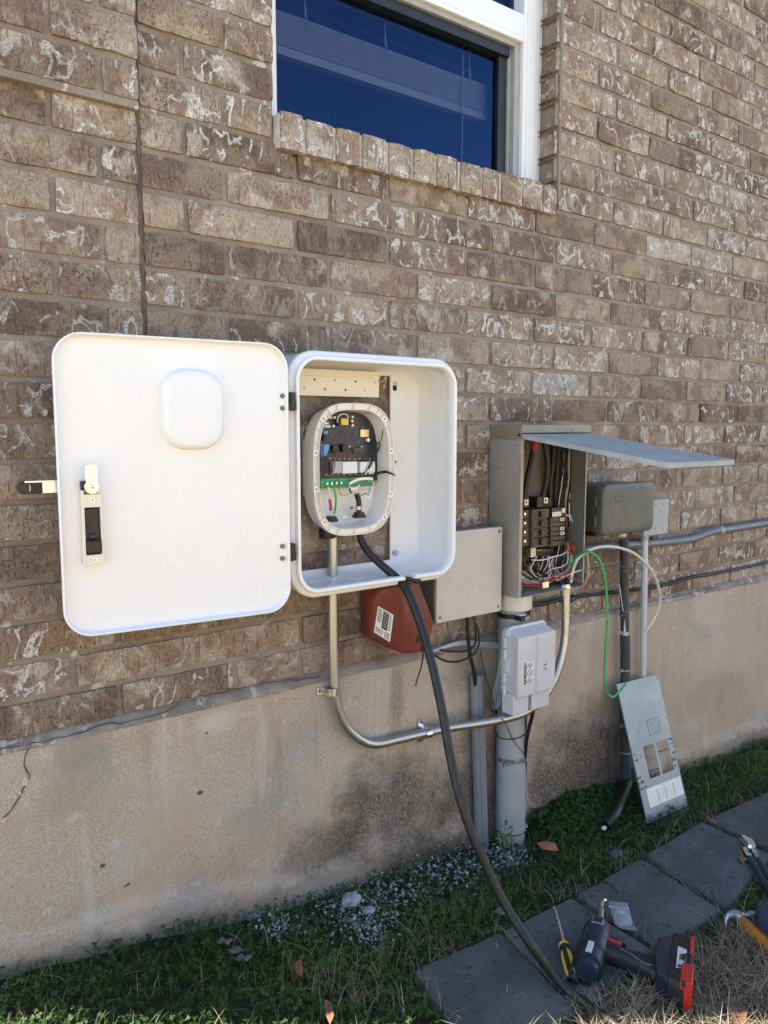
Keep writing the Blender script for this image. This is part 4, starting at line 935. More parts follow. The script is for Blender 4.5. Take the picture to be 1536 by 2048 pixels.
# tilted red plastic box
rc = {'a': (750, 1193, .055), 'b': (741, 1275, .055), 'c': (811, 1309, .10), 'd': (817, 1256, .130), 'e': (803, 1170, .122), 'f': (838, 1160, .075), 'g': (868, 1242, .078), 'h': (858, 1304, .078), 't': (768, 1176, .075)}
rv = {k: V(*v) for k, v in rc.items()}
red = root('red_plastic_box', 'faded red plastic box hanging askew below the white cabinet with a black and white label', 'plastic box', V(805, 1305, .05))
def onface(px, py, o, nv):
    r_ = ray(px, py); c_ = Vector((0, -D, CAMZ)); t = (o - c_).dot(nv) / r_.dot(nv); return c_ + r_ * t
nrm = (rv['c'] - rv['b']).cross(rv['e'] - rv['b']).normalized(); nrm = nrm if nrm.y < 0 else -nrm
for k in 'adt': rv[k] = onface(rc[k][0], rc[k][1], rv['b'], nrm)
order = ['a', 'b', 'c', 'h', 'g', 'f', 'e', 't']; vs = [rv[k] for k in order] + [rv['d']] + [Vector((rv[k].x, -.012, rv[k].z)) for k in order]
ix = {k: i for i, k in enumerate(order)}; ix['d'] = 8
fs = [(ix['a'], ix['b'], ix['c'], ix['d'], ix['e'], ix['t']), (ix['d'], ix['c'], ix['h'], ix['g']), (ix['e'], ix['d'], ix['g'], ix['f'])]
for i in range(8): fs.append((i, (i + 1) % 8, 9 + (i + 1) % 8, 9 + i))
fs.append(tuple(9 + i for i in range(8)))
mb = MB(); mb.add(vs, fs); mb.build('shell', M['redbox'], red, bevel=.009, seg=3, smooth=60)
A_, B_, C_, D_ = rv['t'].lerp(rv['a'], .3), rv['b'], rv['c'], rv['d']
LF = Fr(V(760, 1212, .076), (V(787, 1226, .0955) - V(760, 1212, .076)), V(755, 1268, .0745) - V(760, 1212, .076))
O_ = V(758, 1214, .066); U_ = V(787, 1228, .092) - O_; V_ = V(754, 1264, .064) - O_
def onface(px, py, o, nv):
    r_ = ray(px, py); c_ = Vector((0, -D, CAMZ)); t = (o - c_).dot(nv) / r_.dot(nv); return c_ + r_ * t
q4 = [onface(a, b, rv['b'], nrm) + nrm * .0002 for a, b in ((756, 1212), (787, 1230), (780, 1284), (748, 1264))]
def quadf(u, v, lift=0): return (q4[0].lerp(q4[1], u)).lerp(q4[3].lerp(q4[2], u), v) + nrm * lift
def qbox(mb, u0, u1, v0, v1, l0, l1): mb.loft([[quadf(u0, v0, l), quadf(u1, v0, l), quadf(u1, v1, l), quadf(u0, v1, l)] for l in (l0, l1)])
mb = MB(); qbox(mb, 0, 1, 0, 1, -.0035, .0004); lbq = mb.build('label', M['label'], red)
mb = MB(); qbox(mb, .38, .74, .05, .68, .0004, .0007)
for k in range(9): qbox(mb, .06, .32, .06 + k * .055, .085 + k * .055, .0004, .0007)
for k in range(6): qbox(mb, .08 + k * .075, .11 + k * .075, .74, .94, .0004, .0007)
for k in range(6): qbox(mb, .60, .92, .74 + k * .04, .755 + k * .04, .0004, .0007)
for k in range(12): qbox(mb, .80, .90, .06 + k * .05, .085 + k * .05, .0004, .0007)
mb.build('print', M['ink'], lbq)
mb = MB()
for k in range(7): qbox(mb, .43, .69, .10 + k * .08, .115 + k * .08, .0007, .0009)
mb.build('print_line', M['label'], lbq)
p = V(838, 1278, .098); MB().cyl(p + Vector((.0, .025, 0)), p + Vector((0, -.003, 0)), .010, None, 14).build('knockout_hole', M['ink'], red)
def cable(name, lab, cat, pts, r_, mat, group=None, seg=8):
    o = MB().tube([V(*q) if len(q) == 3 else q for q in pts], r_, seg).build(name, M[mat]); tag(o, lab, cat, group); return o
cable('cord', 'short black cord with a toggle end hanging below the red plastic box', 'cord', [(843, 1290, .09), (846, 1310, .085), (842, 1335, .07), (834, 1360, .06), (831, 1372, .06)], .0018, 'rubber')
# cables below the junction box
cable('cable', 'pair of black cables dropping from the grey junction box into the open grey duct', 'cable', [(934, 1228, .06), (936, 1270, .055), (940, 1310, .05), (948, 1345, .045), (952, 1380, .035)], .0052, 'rubber')
cable('cable', 'thin black cable looping in a wide arc below the grey junction box', 'cable', [(942, 1228, .06), (955, 1255, .065), (958, 1285, .07), (948, 1308, .07), (920, 1322, .07), (892, 1322, .06), (868, 1310, .045)], .0030, 'rubber')
cable('cable', 'smaller loop of black cable nested inside the wide arc', 'cable', [(947, 1228, .06), (951, 1262, .065), (950, 1288, .06), (935, 1301, .055), (905, 1303, .05), (880, 1300, .045)], .0030, 'rubber')
for k, (dz_, lab) in enumerate(((0, 'topmost of four white strands running from the red box to the riser pipe'), (2.6, 'second from the top of four white strands running to the riser pipe'), (5, 'third from the top of four white strands running to the riser pipe'), (7.5, 'lowest of four white strands running to the riser pipe'))):
    cable('telephone_wire', lab, 'wire', [(866, 1301 + dz_ * .3, .03), (895, 1290 + dz_ * .6, .035), (925, 1282 + dz_, .03), (960, 1284 + dz_ * 1.1, .03), (1003, 1288 + dz_ * 1.2, .035)], .0015, 'pvcw', 'white strands below the junction box', 6)
for k in range(5):
    cable('telephone_wire', ('thin pale wire at the left of the telephone box, %s of five' % ('outermost', 'second', 'middle', 'fourth', 'innermost')[k]), 'wire', [(1006, 1296 + k * 6, .095), (998 + k * 2.6, 1335, .08), (990 + k * 3.6, 1375, .065), (986 + k * 4.4, 1402 - k, .06), (988 + k, 1422, .06)], .0010, 'pvcw', 'wires gathered left of the telephone box', 6)
cable('wire', 'thin dark wire slanting down across the steel conduit to the blue twine', 'wire', [(960, 1300, .03), (968, 1340, .03), (985, 1400, .06), (992, 1425, .07), (1010, 1445, .13), (1025, 1478, .11), (1042, 1500, .10), (1050, 1510, .09)], .0013, 'rubber')
for (px, py) in ((989, 1422),):
    p = V(px, py, .06); o = MB().cyl(p + Vector((-.001, 0, -.004)), p + Vector((.001, 0, .004)), .009, None, 12).build('cable_tie', M['black']); tag(o, 'black tie bunching the pale wires just above the steel conduit', 'cable tie')
# open grey duct
d0, d1 = V(953, 1347, .030), V(965, 1740, .034)
duct = root('cable_duct', 'grey plastic half-open duct standing against the footing left of the riser pipe', 'duct', (d1.x, d1.y, d1.z))
ax_ = (d0 - d1).normalized(); e1 = Vector((1, 0, 0)); e1 = (e1 - ax_ * e1.dot(ax_)).normalized(); e2 = ax_.cross(e1)
mb = MB(); rings = []
for t in (0, 1):
    c_ = d1.lerp(d0, t); out = []
    for k in range(25):
        a = R_(145 + k * 335 / 24); out.append(c_ + e1 * .0190 * math.cos(a) + e2 * .0190 * math.sin(a))
    for k in range(24, -1, -1):
        a = R_(145 + k * 335 / 24); out.append(c_ + e1 * .0170 * math.cos(a) + e2 * .0170 * math.sin(a))
    rings.append(out)
mb.loft(rings); mb.build('duct_body', surf('blue_grey_pvc', (.20, .22, .25), .42, var=.08, vs=12, dirt=.2, dirtcol=(.15, .14, .12)), duct, smooth=40)
mb = MB(); s0 = Vector((-.0100, -.0162, 0)); mb.tube([d1 + s0, d0 + s0], .0014, 6, smooth=False); mb.tube([d1 + s0 + Vector((.0075, -.0025, 0)), d0 + s0 + Vector((.0075, -.0025, 0))], .0010, 6, smooth=False); mb.build('duct_seam', M['pvcd'], duct)

# ================================================================== riser pipe and telephone box
RX, RYD, RR = 1.552, .047, .0430
pz1 = V(1038, 1197, .115).z
ris = root('riser_pipe', 'thick grey plastic riser pipe standing from the ground up to the breaker panel', 'pipe', (RX, -RYD, gz(RX) - .05))
mb = MB(); mb.lathe((RX, -RYD, gz(RX) - .05), (RX, -RYD, 2), [(0, RR), (pz1 - .02 - gz(RX) + .05, RR)], 32); mb.build('tube', M['pvc'], ris)
zc_ = V(1025, 1226, .09).z
mb = MB(); mb.lathe((RX, -RYD, zc_), (RX, -RYD, 2), [(0, RR + .0005), (0, RR + .006), (.004, RR + .0072), (pz1 - zc_ - .008, RR + .0072), (pz1 - zc_ - .006, RR + .009), (pz1 - zc_ - .0015, RR + .009), (pz1 - zc_ - .0015, .001)], 32); mb.build('coupling', M['ivory'], ris)
def ringband(name, py, h_, mat, par, px=1025, r_=RR + .0015, tilt=0.0, sx=1.0):
    z = V(px, py, RYD + RR).z; mb = MB(); rs = []
    for rr_, zz in ((r_ - .002, -h_), (r_, -h_), (r_, h_), (r_ - .002, h_)):
        rs.append([Vector((RX + rr_ * math.cos(a), -RYD + rr_ * math.sin(a), z + zz + math.cos(a) * tilt)) for a in [2 * math.pi * k / 32 for k in range(32)]])
    mb.loft(rs + [rs[0]], cap0=False, cap1=False); return mb.build(name, M[mat], par)
ringband('strap', 1234, .0065, 'black', ris, r_=RR + .004, tilt=.006)
ringband('hose_clamp', 1529, .0060, 'alu', ris, r_=RR + .0016); ringband('wire_tie', 1676, .0014, 'ink', ris); ringband('wire_tie', 1478, .0016, 'ink', ris, tilt=.010)
p = V(1045, 1236, .10); mb = MB(); mb.box((p.x - .010, -.105, p.z - .008), (p.x + .006, -.055, p.z + .008)); mb.build('strap_buckle', M['black'], ris, bevel=.001)
mb = MB(); mb.box((p.x - .016, -.107, p.z + .0085), (p.x + .008, -.075, p.z + .0105)); mb.build('strap_clip', M['pvcw'], ris)
p = V(1012, 1528, .085); mb = MB(); mb.cyl(p + Vector((-.012, -.002, 0)), p + Vector((.008, -.006, 0)), .0042, None, 10); mb.build('clamp_screw', M['screwd'], ris)
ND, NF = .155, .112
nx0, nz1 = V(1039.5, 1276, ND).x, V(1039.5, 1277, ND).z; nx1 = V(1111, 1320, ND).x; nz0 = V(1037, 1397, ND).z
fx0 = V(1012, 1330, NF).x; fx1 = nx1 + .010; fz1 = V(1050, 1249, NF).z; fz0 = V(1020, 1391, NF).z
nid = root('telephone_box', 'pale grey plastic telephone box on the riser pipe with a black and white warning sticker', 'telephone box', ((nx0 + nx1) / 2, -.1, nz0))
mb = MB(WALLF)
def nr(x0, x1, z0, z1, r_, t): return rr3(x0, x1, z0, z1, r_, t, 6)
mb.loft([nr(fx0 + .004, fx1 - .004, fz0, fz1 - .004, .018, .091), nr(fx0 + .003, fx1 - .003, fz0, fz1 - .003, .02, NF - .008), nr(fx0 - .001, fx1 + .001, fz0 - .002, fz1 + .001, .02, NF - .0075), nr(fx0 - .001, fx1 + .001, fz0 - .002, fz1 + .001, .02, NF - .0005), nr(fx0 + .004, fx1 - .003, fz0 + .002, fz1 - .003, .018, NF)])
nb_ = mb.build('back_box', M['nid'], nid, smooth=40)
mb = MB(WALLF)
mb.loft([nr(fx0 + .006, fx1 - .004, fz0 + .004, fz1 - .005, .014, NF + .0002), nr(fx0 + .009, fx1 - .006, fz0 + .005, fz1 - .008, .012, NF + .006), nr(nx0 - .002, nx1 + .001, nz0 - .003, nz1 + .001, .008, ND - .004), nr(nx0 + .001, nx1 - .001, nz0, nz1 - .001, .007, ND - .0005), nr(nx0 + .006, nx1 - .006, nz0 + .005, nz1 - .006, .005, ND)])
cvr = mb.build('cover', M['nid'], nid, smooth=30)
rx_ = V(1074, 1330, ND).x; mb = MB(WALLF); mb.box((rx_ - .0028, nz0 + .003, ND - .0005), (rx_ + .0022, nz1 - .002, ND + .0028)); mb.build('ridge', M['nid'], cvr, bevel=.0012)
for (a, b, c, d_) in ((1275, 1318, 0, 0), (1345, 1388, 0, 0)):
    z1_, z0_ = V(1008, a, NF).z, V(1008, b, NF).z; zm = (z0_ + z1_) / 2; mb = MB(WALLF)
    mb.cyl((fx0 - .005, z0_, NF + .001), (fx0 - .005, zm - .001, NF + .001), .0055, None, 12); mb.cyl((fx0 - .005, zm + .001, NF + .001), (fx0 - .005, z1_, NF + .001), .0055, None, 12); mb.box((fx0 - .004, z0_ + .003, NF - .003), (fx0 + .010, z1_ - .003, NF + .003)); mb.build('hinge', M['nid'], nid, bevel=.0006)
for (p0, p1, lab) in (((1026, 1392), (1056, 1423), 0), ((1063, 1384), (1097, 1410), 1)):
    a = V(*p0, .14); b = V(*p1, .14); mb = MB(WALLF); mb.box((a.x, b.z, .100), (b.x, nz0 + .004, .142)); mb.build('cable_port', M['nid'], nid, bevel=.002)
lkx, lkz = V(1091, 1337, ND).x, V(1091, 1337, ND).z
mb = MB(WALLF); mb.cyl((lkx, lkz, ND - .0005), (lkx, lkz, ND + .0012), .0062, .0058, 16); mb.tube([(lkx - .012, lkz + .026, ND + .0005), (lkx - .004, lkz + .025, ND + .001), (lkx + .004, lkz + .022, ND + .001), (lkx + .004, lkz + .016, ND + .0005)], .0011, 6); mb.tube([(lkx - .001, lkz - .005, ND + .0002), (lkx - .013, lkz - .011, ND + .0002)], .0009, 5, smooth=False); mb.tube([(lkx - .009, lkz + .013, ND), (lkx - .009, lkz + .008, ND), (lkx - .001, lkz + .008, ND)], .0008, 5, smooth=False)
lk = mb.build('lock', M['nid'], cvr); mb = MB(WALLF); mb.prism([(lkx - .007, lkz + .0095), (lkx + .003, lkz + .011), (lkx + .004, lkz + .013), (lkx - .006, lkz + .0125)], ND + .0004, ND + .0012); mb.cyl((lkx, lkz, ND + .0012), (lkx, lkz, ND + .0016), .0028, None, 10); mb.build('lock_slot', M['ink'], cvr)
sx0, sx1 = V(1048, 1340, ND).x, V(1067, 1340, ND).x; sz1, sz0 = V(1058, 1324, ND).z, V(1058, 1367, ND).z
mb = MB(WALLF); mb.box((sx0, sz0, ND - .0003), (sx1, sz1, ND + .0004)); stk = mb.build('warning_sticker', M['label'], cvr)
SW, SH = sx1 - sx0, sz1 - sz0; TF = Fr((sx0, -ND - .0005, sz0), (1, 0, 0), (0, 0, 1), (0, -1, 0))
mb = MB(WALLF); mb.box((sx0 + SW * .02, sz0 + SH * .01, ND + .0004), (sx0 + SW * .25, sz1 - SH * .01, ND + .0006))
text_mb(mb, 'AT&T', SH * .145, Fr(TF((SW * .34, SH * .84, 0)), (1, 0, 0), (0, 0, 1), (0, -1, 0)), sx=.92)
text_mb(mb, 'CALL 811', SH * .085, Fr(TF((SW * .33, SH * .19, 0)), (1, 0, 0), (0, 0, 1), (0, -1, 0)), sx=.85)
mb.box((sx0 + SW * .32, sz0 + SH * .765, ND + .0004), (sx1 - SW * .06, sz0 + SH * .80, ND + .0006)); mb.box((sx0 + SW * .5, sz0 + SH * .70, ND + .0004), (sx1 - SW * .26, sz0 + SH * .725, ND + .0006))
mb.box((sx0 + SW * .30, sz0 + SH * .11, ND + .0004), (sx1 - SW * .06, sz0 + SH * .145, ND + .0006)); mb.box((sx0 + SW * .30, sz0 + SH * .035, ND + .0004), (sx1 - SW * .12, sz0 + SH * .07, ND + .0006))
cxs, czs = sx0 + SW * .63, sz0 + SH * .48; mb.tube([(cxs + SW * .27 * math.cos(k * math.pi / 12), czs + SW * .27 * math.sin(k * math.pi / 12), ND + .0006) for k in range(25)], .0007, 5, smooth=False)
mb.tube([(cxs - SW * .19, czs + SW * .19, ND + .0006), (cxs + SW * .19, czs - SW * .19, ND + .0006)], .0006, 5, smooth=False); mb.tube([(cxs - SW * .12, czs - SW * .17, ND + .0006), (cxs, czs, ND + .0006), (cxs + SW * .12, czs + SW * .14, ND + .0006)], .0009, 5, smooth=False)
mb.build('print', M['ink'], stk)
mb = MB(WALLF); text_mb(mb, 'G\nN\nI\nN\nR\nA\nW'[::-1].replace('\n', '\n'), SH * .13, Fr(TF((SW * .135, SH * .865, .0002)), (1, 0, 0), (0, 0, 1), (0, -1, 0)), sx=.8, align='CENTER'); mb.build('warning_letters', M['label'], stk)
cable('cable', 'black cable hanging from the telephone box down beside the riser pipe to the ground', 'cable', [(1068, 1405, .12), (1066, 1425, .12), (1056, 1465, .10), (1051, 1500, .09), (1049, 1560, .075), (1046, 1620, .07), (1044, 1700, .06)], .0052, 'rubber')
cable('cable', 'thinner black cable just left of the one that drops from the telephone box', 'cable', [(1052, 1420, .10), (1052, 1450, .09), (1049, 1490, .08), (1050, 1530, .08), (1047, 1600, .075), (1041, 1690, .07)], .0022, 'rubber')
cable('wire', 'thin grey wire dangling down the right side of the riser pipe', 'wire', [(1052, 1510, .085), (1053, 1550, .07), (1054, 1590, .06), (1050, 1620, .06), (1047, 1645, .06)], .0012, 'pvcw')
cable('wire', 'short stiff black wire sticking out to the right near the riser foot', 'wire', [(1043, 1642, .08), (1055, 1632, .08), (1070, 1618, .08)], .0018, 'rubber')
tw = MB(); c_ = V(1053, 1517, .10)
for k in range(6): a = k * 1.05; tw.tube([c_, c_ + Vector((math.cos(a) * .010, -.004, math.sin(a) * .008)), c_ + Vector((math.cos(a + .5) * .004, -.006, math.sin(a + .5) * .012))], .0009, 5)
tw.tube([c_, V(1056, 1530, .10), V(1062, 1545, .10)], .0009, 5); tag(tw.build('twine', M['twine']), 'knot of blue twine tied round the black cables beside the riser pipe', 'twine')
for (a, b) in ((1043, 1640), (1048, 1655)):
    pass
tw = MB(); c_ = V(1046, 1655, .085)
for k in range(5): a = k * 1.3; tw.tube([c_, c_ + Vector((math.cos(a) * .014, -.004, math.sin(a) * .010)), c_ + Vector((math.cos(a + .6) * .006, -.004, math.sin(a + .6) * .018))], .0012, 5)
tag(tw.build('twine', M['pvcw']), 'tangle of pale twine round the cables near the foot of the riser pipe', 'twine')

# ================================================================== breaker panel
PDp = .115
px0, px1 = V(1040, 1000, PDp).x, V(1172, 1000, PDp).x; pzt = V(1044, 853, PDp).z; pzb = pz1
pan = root('breaker_panel', 'open grey metal breaker panel with bare wiring and its door propped up level', 'breaker panel', ((px0 + px1) / 2, 0, pzb))
mb = MB(WALLF); T_ = .0016
mb.box((px0, pzb, .001), (px0 + T_, pzt, PDp)); mb.box((px1 - T_, pzb, .001), (px1, pzt, PDp)); mb.box((px0 + T_, pzb, .001), (px1 - T_, pzb + T_, PDp)); mb.box((px0 + T_, pzt - T_, .001), (px1 - T_, pzt, PDp))
mb.box((px0 + T_, pzb + .0003, PDp - .0016), (px0 + .011, pzt - .02, PDp - .0001)); mb.box((px1 - .004, pzb + .0003, PDp - .0016), (px1 - T_, pzt - .02, PDp - .0001))
bod = mb.build('body', M['panelgrey'], pan, flat=True)
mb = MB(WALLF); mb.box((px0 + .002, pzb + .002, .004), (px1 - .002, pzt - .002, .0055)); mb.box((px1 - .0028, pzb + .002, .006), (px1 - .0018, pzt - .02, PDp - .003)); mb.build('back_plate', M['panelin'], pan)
zcap = V(985, 878, .06).z; zc2 = V(1110, 865, PDp + .003).z
mb = MB(WALLF); mb.box((px0 - .0025, zcap, .001), (px0 - .0003, pzt + .004, PDp + .003)); mb.box((px0 - .0003, zc2, PDp + .001), (px1 + .008, pzt + .004, PDp + .0035)); mb.box((px0 - .0002, pzt + .0008, .001), (px1 + .008, pzt + .0042, PDp + .0008)); mb.box((px1 + .0003, zcap, .001), (px1 + .0025, pzt + .0006, PDp + .0008)); cap = mb.build('cap', surf('bronze_cap_paint', (.235, .205, .165), .4, .2, var=.15, vs=9, dirt=.4, dirtcol=(.13, .1, .07)), pan, flat=True)
for (a, b, mt_, rr_) in ((1039, 870, 'black', .004), (1024, 873, 'panelgrey', .003)):
    p = V(a, b, .11 if a > 1030 else .09); MB().cyl((px0 - .0025, p.y, p.z), (px0 - .0045, p.y, p.z), rr_, rr_ * .8, 12).build('rivet', M[mt_], cap)
for (a, b, d_) in ((1032, 890, .10), (1003, 935, .035), (1022, 1190, .06)):
    p = V(a, b, d_); MB().cyl((px0 + .0005, p.y, p.z), (px0 - .0012, p.y, p.z), .003, .0024, 10).build('rivet', M['screwd'], bod)
# lifted door
hz_ = V(1045, 868, PDp + .004).z; fl = V(1337, 926, .545); fr_ = V(1471, 919, .545)
LX0, LX1 = px0 + .001, px1 + .006; LF_ = Fr((LX0, -PDp - .004, hz_), (1, 0, 0), (0, -(.545 - PDp), fl.z - hz_))
LN = Vector((0, 0, 1)); LL = Vector((0, -(.545 - PDp - .004), fl.z - hz_)).length; LF_.N = LF_.U.cross(LF_.V); LF_.N = LF_.N if LF_.N.z > 0 else -LF_.N
mb = MB(LF_); LWd = LX1 - LX0; lh = .0125
mb.box((0, 0, -.0016), (LWd, LL, 0)); mb.box((0, .0, -lh), (.0016, LL, -.0017)); mb.box((LWd - .0016, 0, -lh), (LWd, LL, -.0017)); mb.box((.0017, LL - .0016, -lh), (LWd - .0017, LL, -.0017)); mb.box((.0017, .0, -.004), (LWd - .0017, .0016, -.0017))
mb.build('door', M['lid'], pan, bevel=.0004)
def pbox(name, a0, b0, a1, b1, d0_, d1_, mat, par=pan, bev=.0008):
    p = V(a0, b0, d1_); q = V(a1, b1, d1_); x0, x1 = sorted((p.x, q.x)); z0, z1 = sorted((p.z, q.z))
    return MB(WALLF).box((x0, z0, d0_), (x1, z1, d1_)).build(name, M[mat], par, bevel=bev)
bb = pbox('bus_base', 1046, 1014, 1130, 1112, .006, .030, 'brk')
for k in range(4):                               # left terminal column, centre breakers
    y = 1020 + k * 18.2
    br = pbox('terminal', 1044.5, y + 1, 1061, y + 16.5, .031, .066, 'brk', bb)
    p = V(1050, y + 8, .067); MB(WALLF).cyl((p.x, p.z, .066), (p.x, p.z, .0675), .0036, None, 12).build('screw', M['bright'], bb)
for k in range(4):
    y = 1020 + k * 18.4; br = pbox('breaker', 1062.5, y, 1098, y + 17, .031, .070, 'brk2', pan)
    pbox('switch', 1083, y + 3, 1090, y + 14, .0702, .080, 'brk', br); pbox('rating_plate', 1067, y + 3, 1078, y + 14, .0702, .0712, 'brk2', br)
    pbox('edge_strip', 1063.5, y + 1, 1065.5, y + 16, .0702, .0720, 'brk', br)
for k in range(6):
    y = 1035 + k * 9.3; br = pbox('breaker', 1100, y, 1130, y + 8.2, .031, .072, 'brk2', pan, .0006)
    pbox('switch', 1101, y + 1, 1108, y + 7, .0722, .078, 'brk', br, .0004)
    if k in (0, 2, 3): lb_ = pbox('number_label', 1121, y + 1, 1128.5, y + 6.2, .0722, .0726, 'label', br, 0); pbox('number_print', 1123, y + 2.5, 1127, y + 4.4, .0727, .0729, 'ink', br, 0)
br = pbox('breaker', 1104, 1016, 1130, 1034, .031, .074, 'brk', pan); pbox('label_strip', 1105, 1024.5, 1122.5, 1031.5, .0742, .0750, 'label', br, 0); pbox('label_strip', 1124.5, 1016.5, 1130.5, 1026, .0742, .0752, 'label', br, 0); pbox('test_button', 1123.5, 1025, 1127.5, 1030, .0742, .0765, 'red', br, .0004)
mb = MB(WALLF)
for k in range(6): p = V(1107 + k * 2.5, 1027, .0751); mb.box((p.x - .0012, p.z - .0008, .0750), (p.x + .0006, p.z + .0008, .0752))
for k in range(5): p = V(1108 + k * 2.5, 1029.6, .0751); mb.box((p.x - .0012, p.z - .0006, .0750), (p.x + .0008, p.z + .0006, .0752))
mb.build('label_print', M['ink'], br)
pbox('main_lug', 1046, 996, 1058, 1014, .03, .062, 'black'); q = pbox('main_lug', 1075, 994, 1088, 1014, .03, .062, 'black'); pbox('main_lug', 1089, 997, 1105, 1014, .02, .050, 'black')
for a_, b_ in ((1053, 1005), (1092, 1001)):
    c_ = pbox('lug_face', a_ - 3.6, b_ - 5.5, a_ + 4.0, b_ + 5.5, .0625, .0655, 'alu'); p = V(a_, b_, .066); MB(WALLF).cyl((p.x, p.z, .0656), (p.x, p.z, .0660), .0036, None, 12).build('lug_screw', M['ink'], pan)
nb1 = pbox('neutral_bar', 1062, 1096, 1072, 1114, .03, .052, 'alu'); nb2 = pbox('neutral_bar', 1073, 1098, 1110, 1108, .03, .046, 'brk'); nb3 = pbox('neutral_bar', 1073, 1110, 1112, 1118, .03, .040, 'brk')
mb = MB(WALLF)
for k in range(8): p = V(1076 + k * 4.2, 1101, .047); mb.cyl((p.x, p.z, .046), (p.x, p.z, .0475), .0016, None, 8)
for k in range(9): p = V(1076 + k * 4.0, 1112, .041); mb.cyl((p.x, p.z, .040), (p.x, p.z, .0415), .0016, None, 8)
mb.build('bar_screw', M['bright'], nb2, split=.0)
mb = MB(WALLF); fr2 = Fr(V(1041.5, 902, .0062), (1, 0, 0), (0, 0, 1), (0, -1, 0)); text_mb(mb, 'TOP', .042, fr2, sx=.62)
text_mb(mb, 'FLAMEL', .014, Fr(V(1046, 912, .0062), (1, 0, 0), (0, 0, 1), (0, -1, 0)), sx=.8) if False else None
for k in range(5): p = V(1047 + k * 2.6, 911, .0062); mb.box((p.x, p.z, .0055), (p.x + .0022, p.z + .0045, .0058))
mb.build('stamped_print', M['ink'], pan)
def wt(name, pts, r_, mat, seg=7): return MB().tube([V(*q) for q in pts], r_, seg).build(name, M[mat], pan)
wt('service_cable', [(1073, 862, .05), (1068, 890, .055), (1060, 930, .055), (1052, 970, .055), (1049, 1000, .052)], .0078, 'rubber', 12)
wt('service_cable', [(1071.5, 866, .0505), (1068.5, 886, .055), (1066.5, 903, .056)], .0086, 'red', 12)
wt('service_cable', [(1083, 862, .04), (1090, 890, .048), (1095, 930, .05), (1092, 965, .05), (1083, 1000, .05)], .0080, 'rubber', 12)
wt('service_cable', [(1108, 862, .03), (1106, 920, .035), (1100, 970, .03), (1101, 1010, .03)], .0085, 'rubber', 12)
wt('service_cable', [(1118, 862, .03), (1115, 930, .035), (1110, 1010, .03)], .0070, 'rubber', 10)
for k, (a, b, c, d_, m_, r_) in enumerate([(1126, 1128, 1124, 1117, 'wwhite', .0017), (1136, 1137, 1134, 1130, 'wwhite', .0017), (1139, 1139, 1137, 1131, 'wtan', .0022), (1148, 1143, 1141, 1138, 'wwhite', .0026), (1133, 1133, 1135, 1137, 'rubber', .0024), (1152, 1150, 1148, 1142, 'rubber', .0030), (1144, 1147, 1145, 1143, 'wtan', .0022), (1131, 1126, 1133, 1140, 'rubber', .002), (1155, 1153, 1151, 1148, 'rubber', .0024), (1121, 1119, 1128, 1136, 'rubber', .0022), (1129, 1130, 1128, 1122, 'rubber', .0020), (1141, 1142, 1140, 1136, 'rubber', .002)]):
    wt('branch_wire', [(a, 862, .03 + k % 3 * .012), (b, 915, .04 + k % 3 * .01), (c, 965, .045 + k % 3 * .008), (d_, 1016, .045 + k % 4 * .008), (d_ + 4, 1075 + k * 3, .04), (d_ - 8, 1135 + k % 4 * 6, .04)], r_, m_, 7)
wt('branch_wire', [(1131, 1031, .062), (1140, 1034, .07), (1147, 1050, .07), (1148, 1075, .068), (1146, 1095, .07)], .0019, 'wwhite'); wt('branch_wire', [(1131, 1028, .06), (1145, 1033, .068), (1150, 1050, .068), (1151, 1080, .068), (1147, 1100, .07)], .0019, 'wwhite')
wt('branch_wire', [(1131, 1023, .06), (1150, 1030, .07), (1156, 1055, .07), (1150, 1090, .065)], .0016, 'rubber')
# loops below the breakers
rnd = random.Random(5)
mats_ = ['wwhite', 'wwhite', 'rubber', 'wwhite', 'wtan', 'rubber', 'wwhite', 'leaf', 'rubber', 'wwhite', 'rubber', 'wtan', 'rubber', 'wwhite', 'rubber', 'rubber', 'wwhite', 'rubber', 'rubber', 'wtan']
for k, m_ in enumerate(mats_):
    x0_ = 1074 + rnd.random() * 36; x1_ = 1070 + rnd.random() * 60
    wt('branch_wire', [(x0_, 1112, .042), (x0_ + rnd.uniform(-8, 6), 1128 + rnd.random() * 8, .055), (x0_ + rnd.uniform(-16, 10), 1145 + rnd.random() * 12, .05 + rnd.random() * .03), (x1_, 1158 + rnd.uniform(-8, 8), .05 + rnd.random() * .03), (x1_ + rnd.uniform(-8, 22), 1162 + rnd.uniform(-22, 6), .04)], rnd.choice((.0014, .0016, .0019)), m_, 6)
wt('branch_wire', [(1074, 1112, .05), (1067, 1125, .06), (1062, 1137, .065), (1068, 1150, .068), (1080, 1157, .068), (1090, 1158, .065), (1096, 1150, .06), (1097, 1140, .05)], .0017, 'wwhite')
wt('branch_wire', [(1063, 1120, .06), (1085, 1120, .07), (1105, 1114, .078), (1122, 1110, .08), (1134, 1103, .08)], .0019, 'wwhite')
wt('branch_wire', [(1090, 1148, .06), (1105, 1138, .07), (1125, 1133, .075), (1135, 1124, .078), (1136, 1105, .08)], .0017, 'wwhite')
wt('branch_wire', [(1088, 1150, .06), (1110, 1138, .07), (1128, 1124, .07), (1135, 1122, .07)], .0015, 'rubber')
wt('sheathed_cable', [(1144, 1122, .07), (1138, 1135, .072), (1128, 1148, .065), (1110, 1160, .06), (1090, 1166, .05), (1066, 1156, .045), (1044, 1142, .04)], .0042, 'wtan', 8)
wt('sheathed_cable', [(1143, 1110, .07), (1141, 1125, .07), (1130, 1144, .065), (1112, 1152, .06), (1095, 1160, .05), (1070, 1164, .045), (1042, 1152, .04)], .0036, 'wwhite', 8)
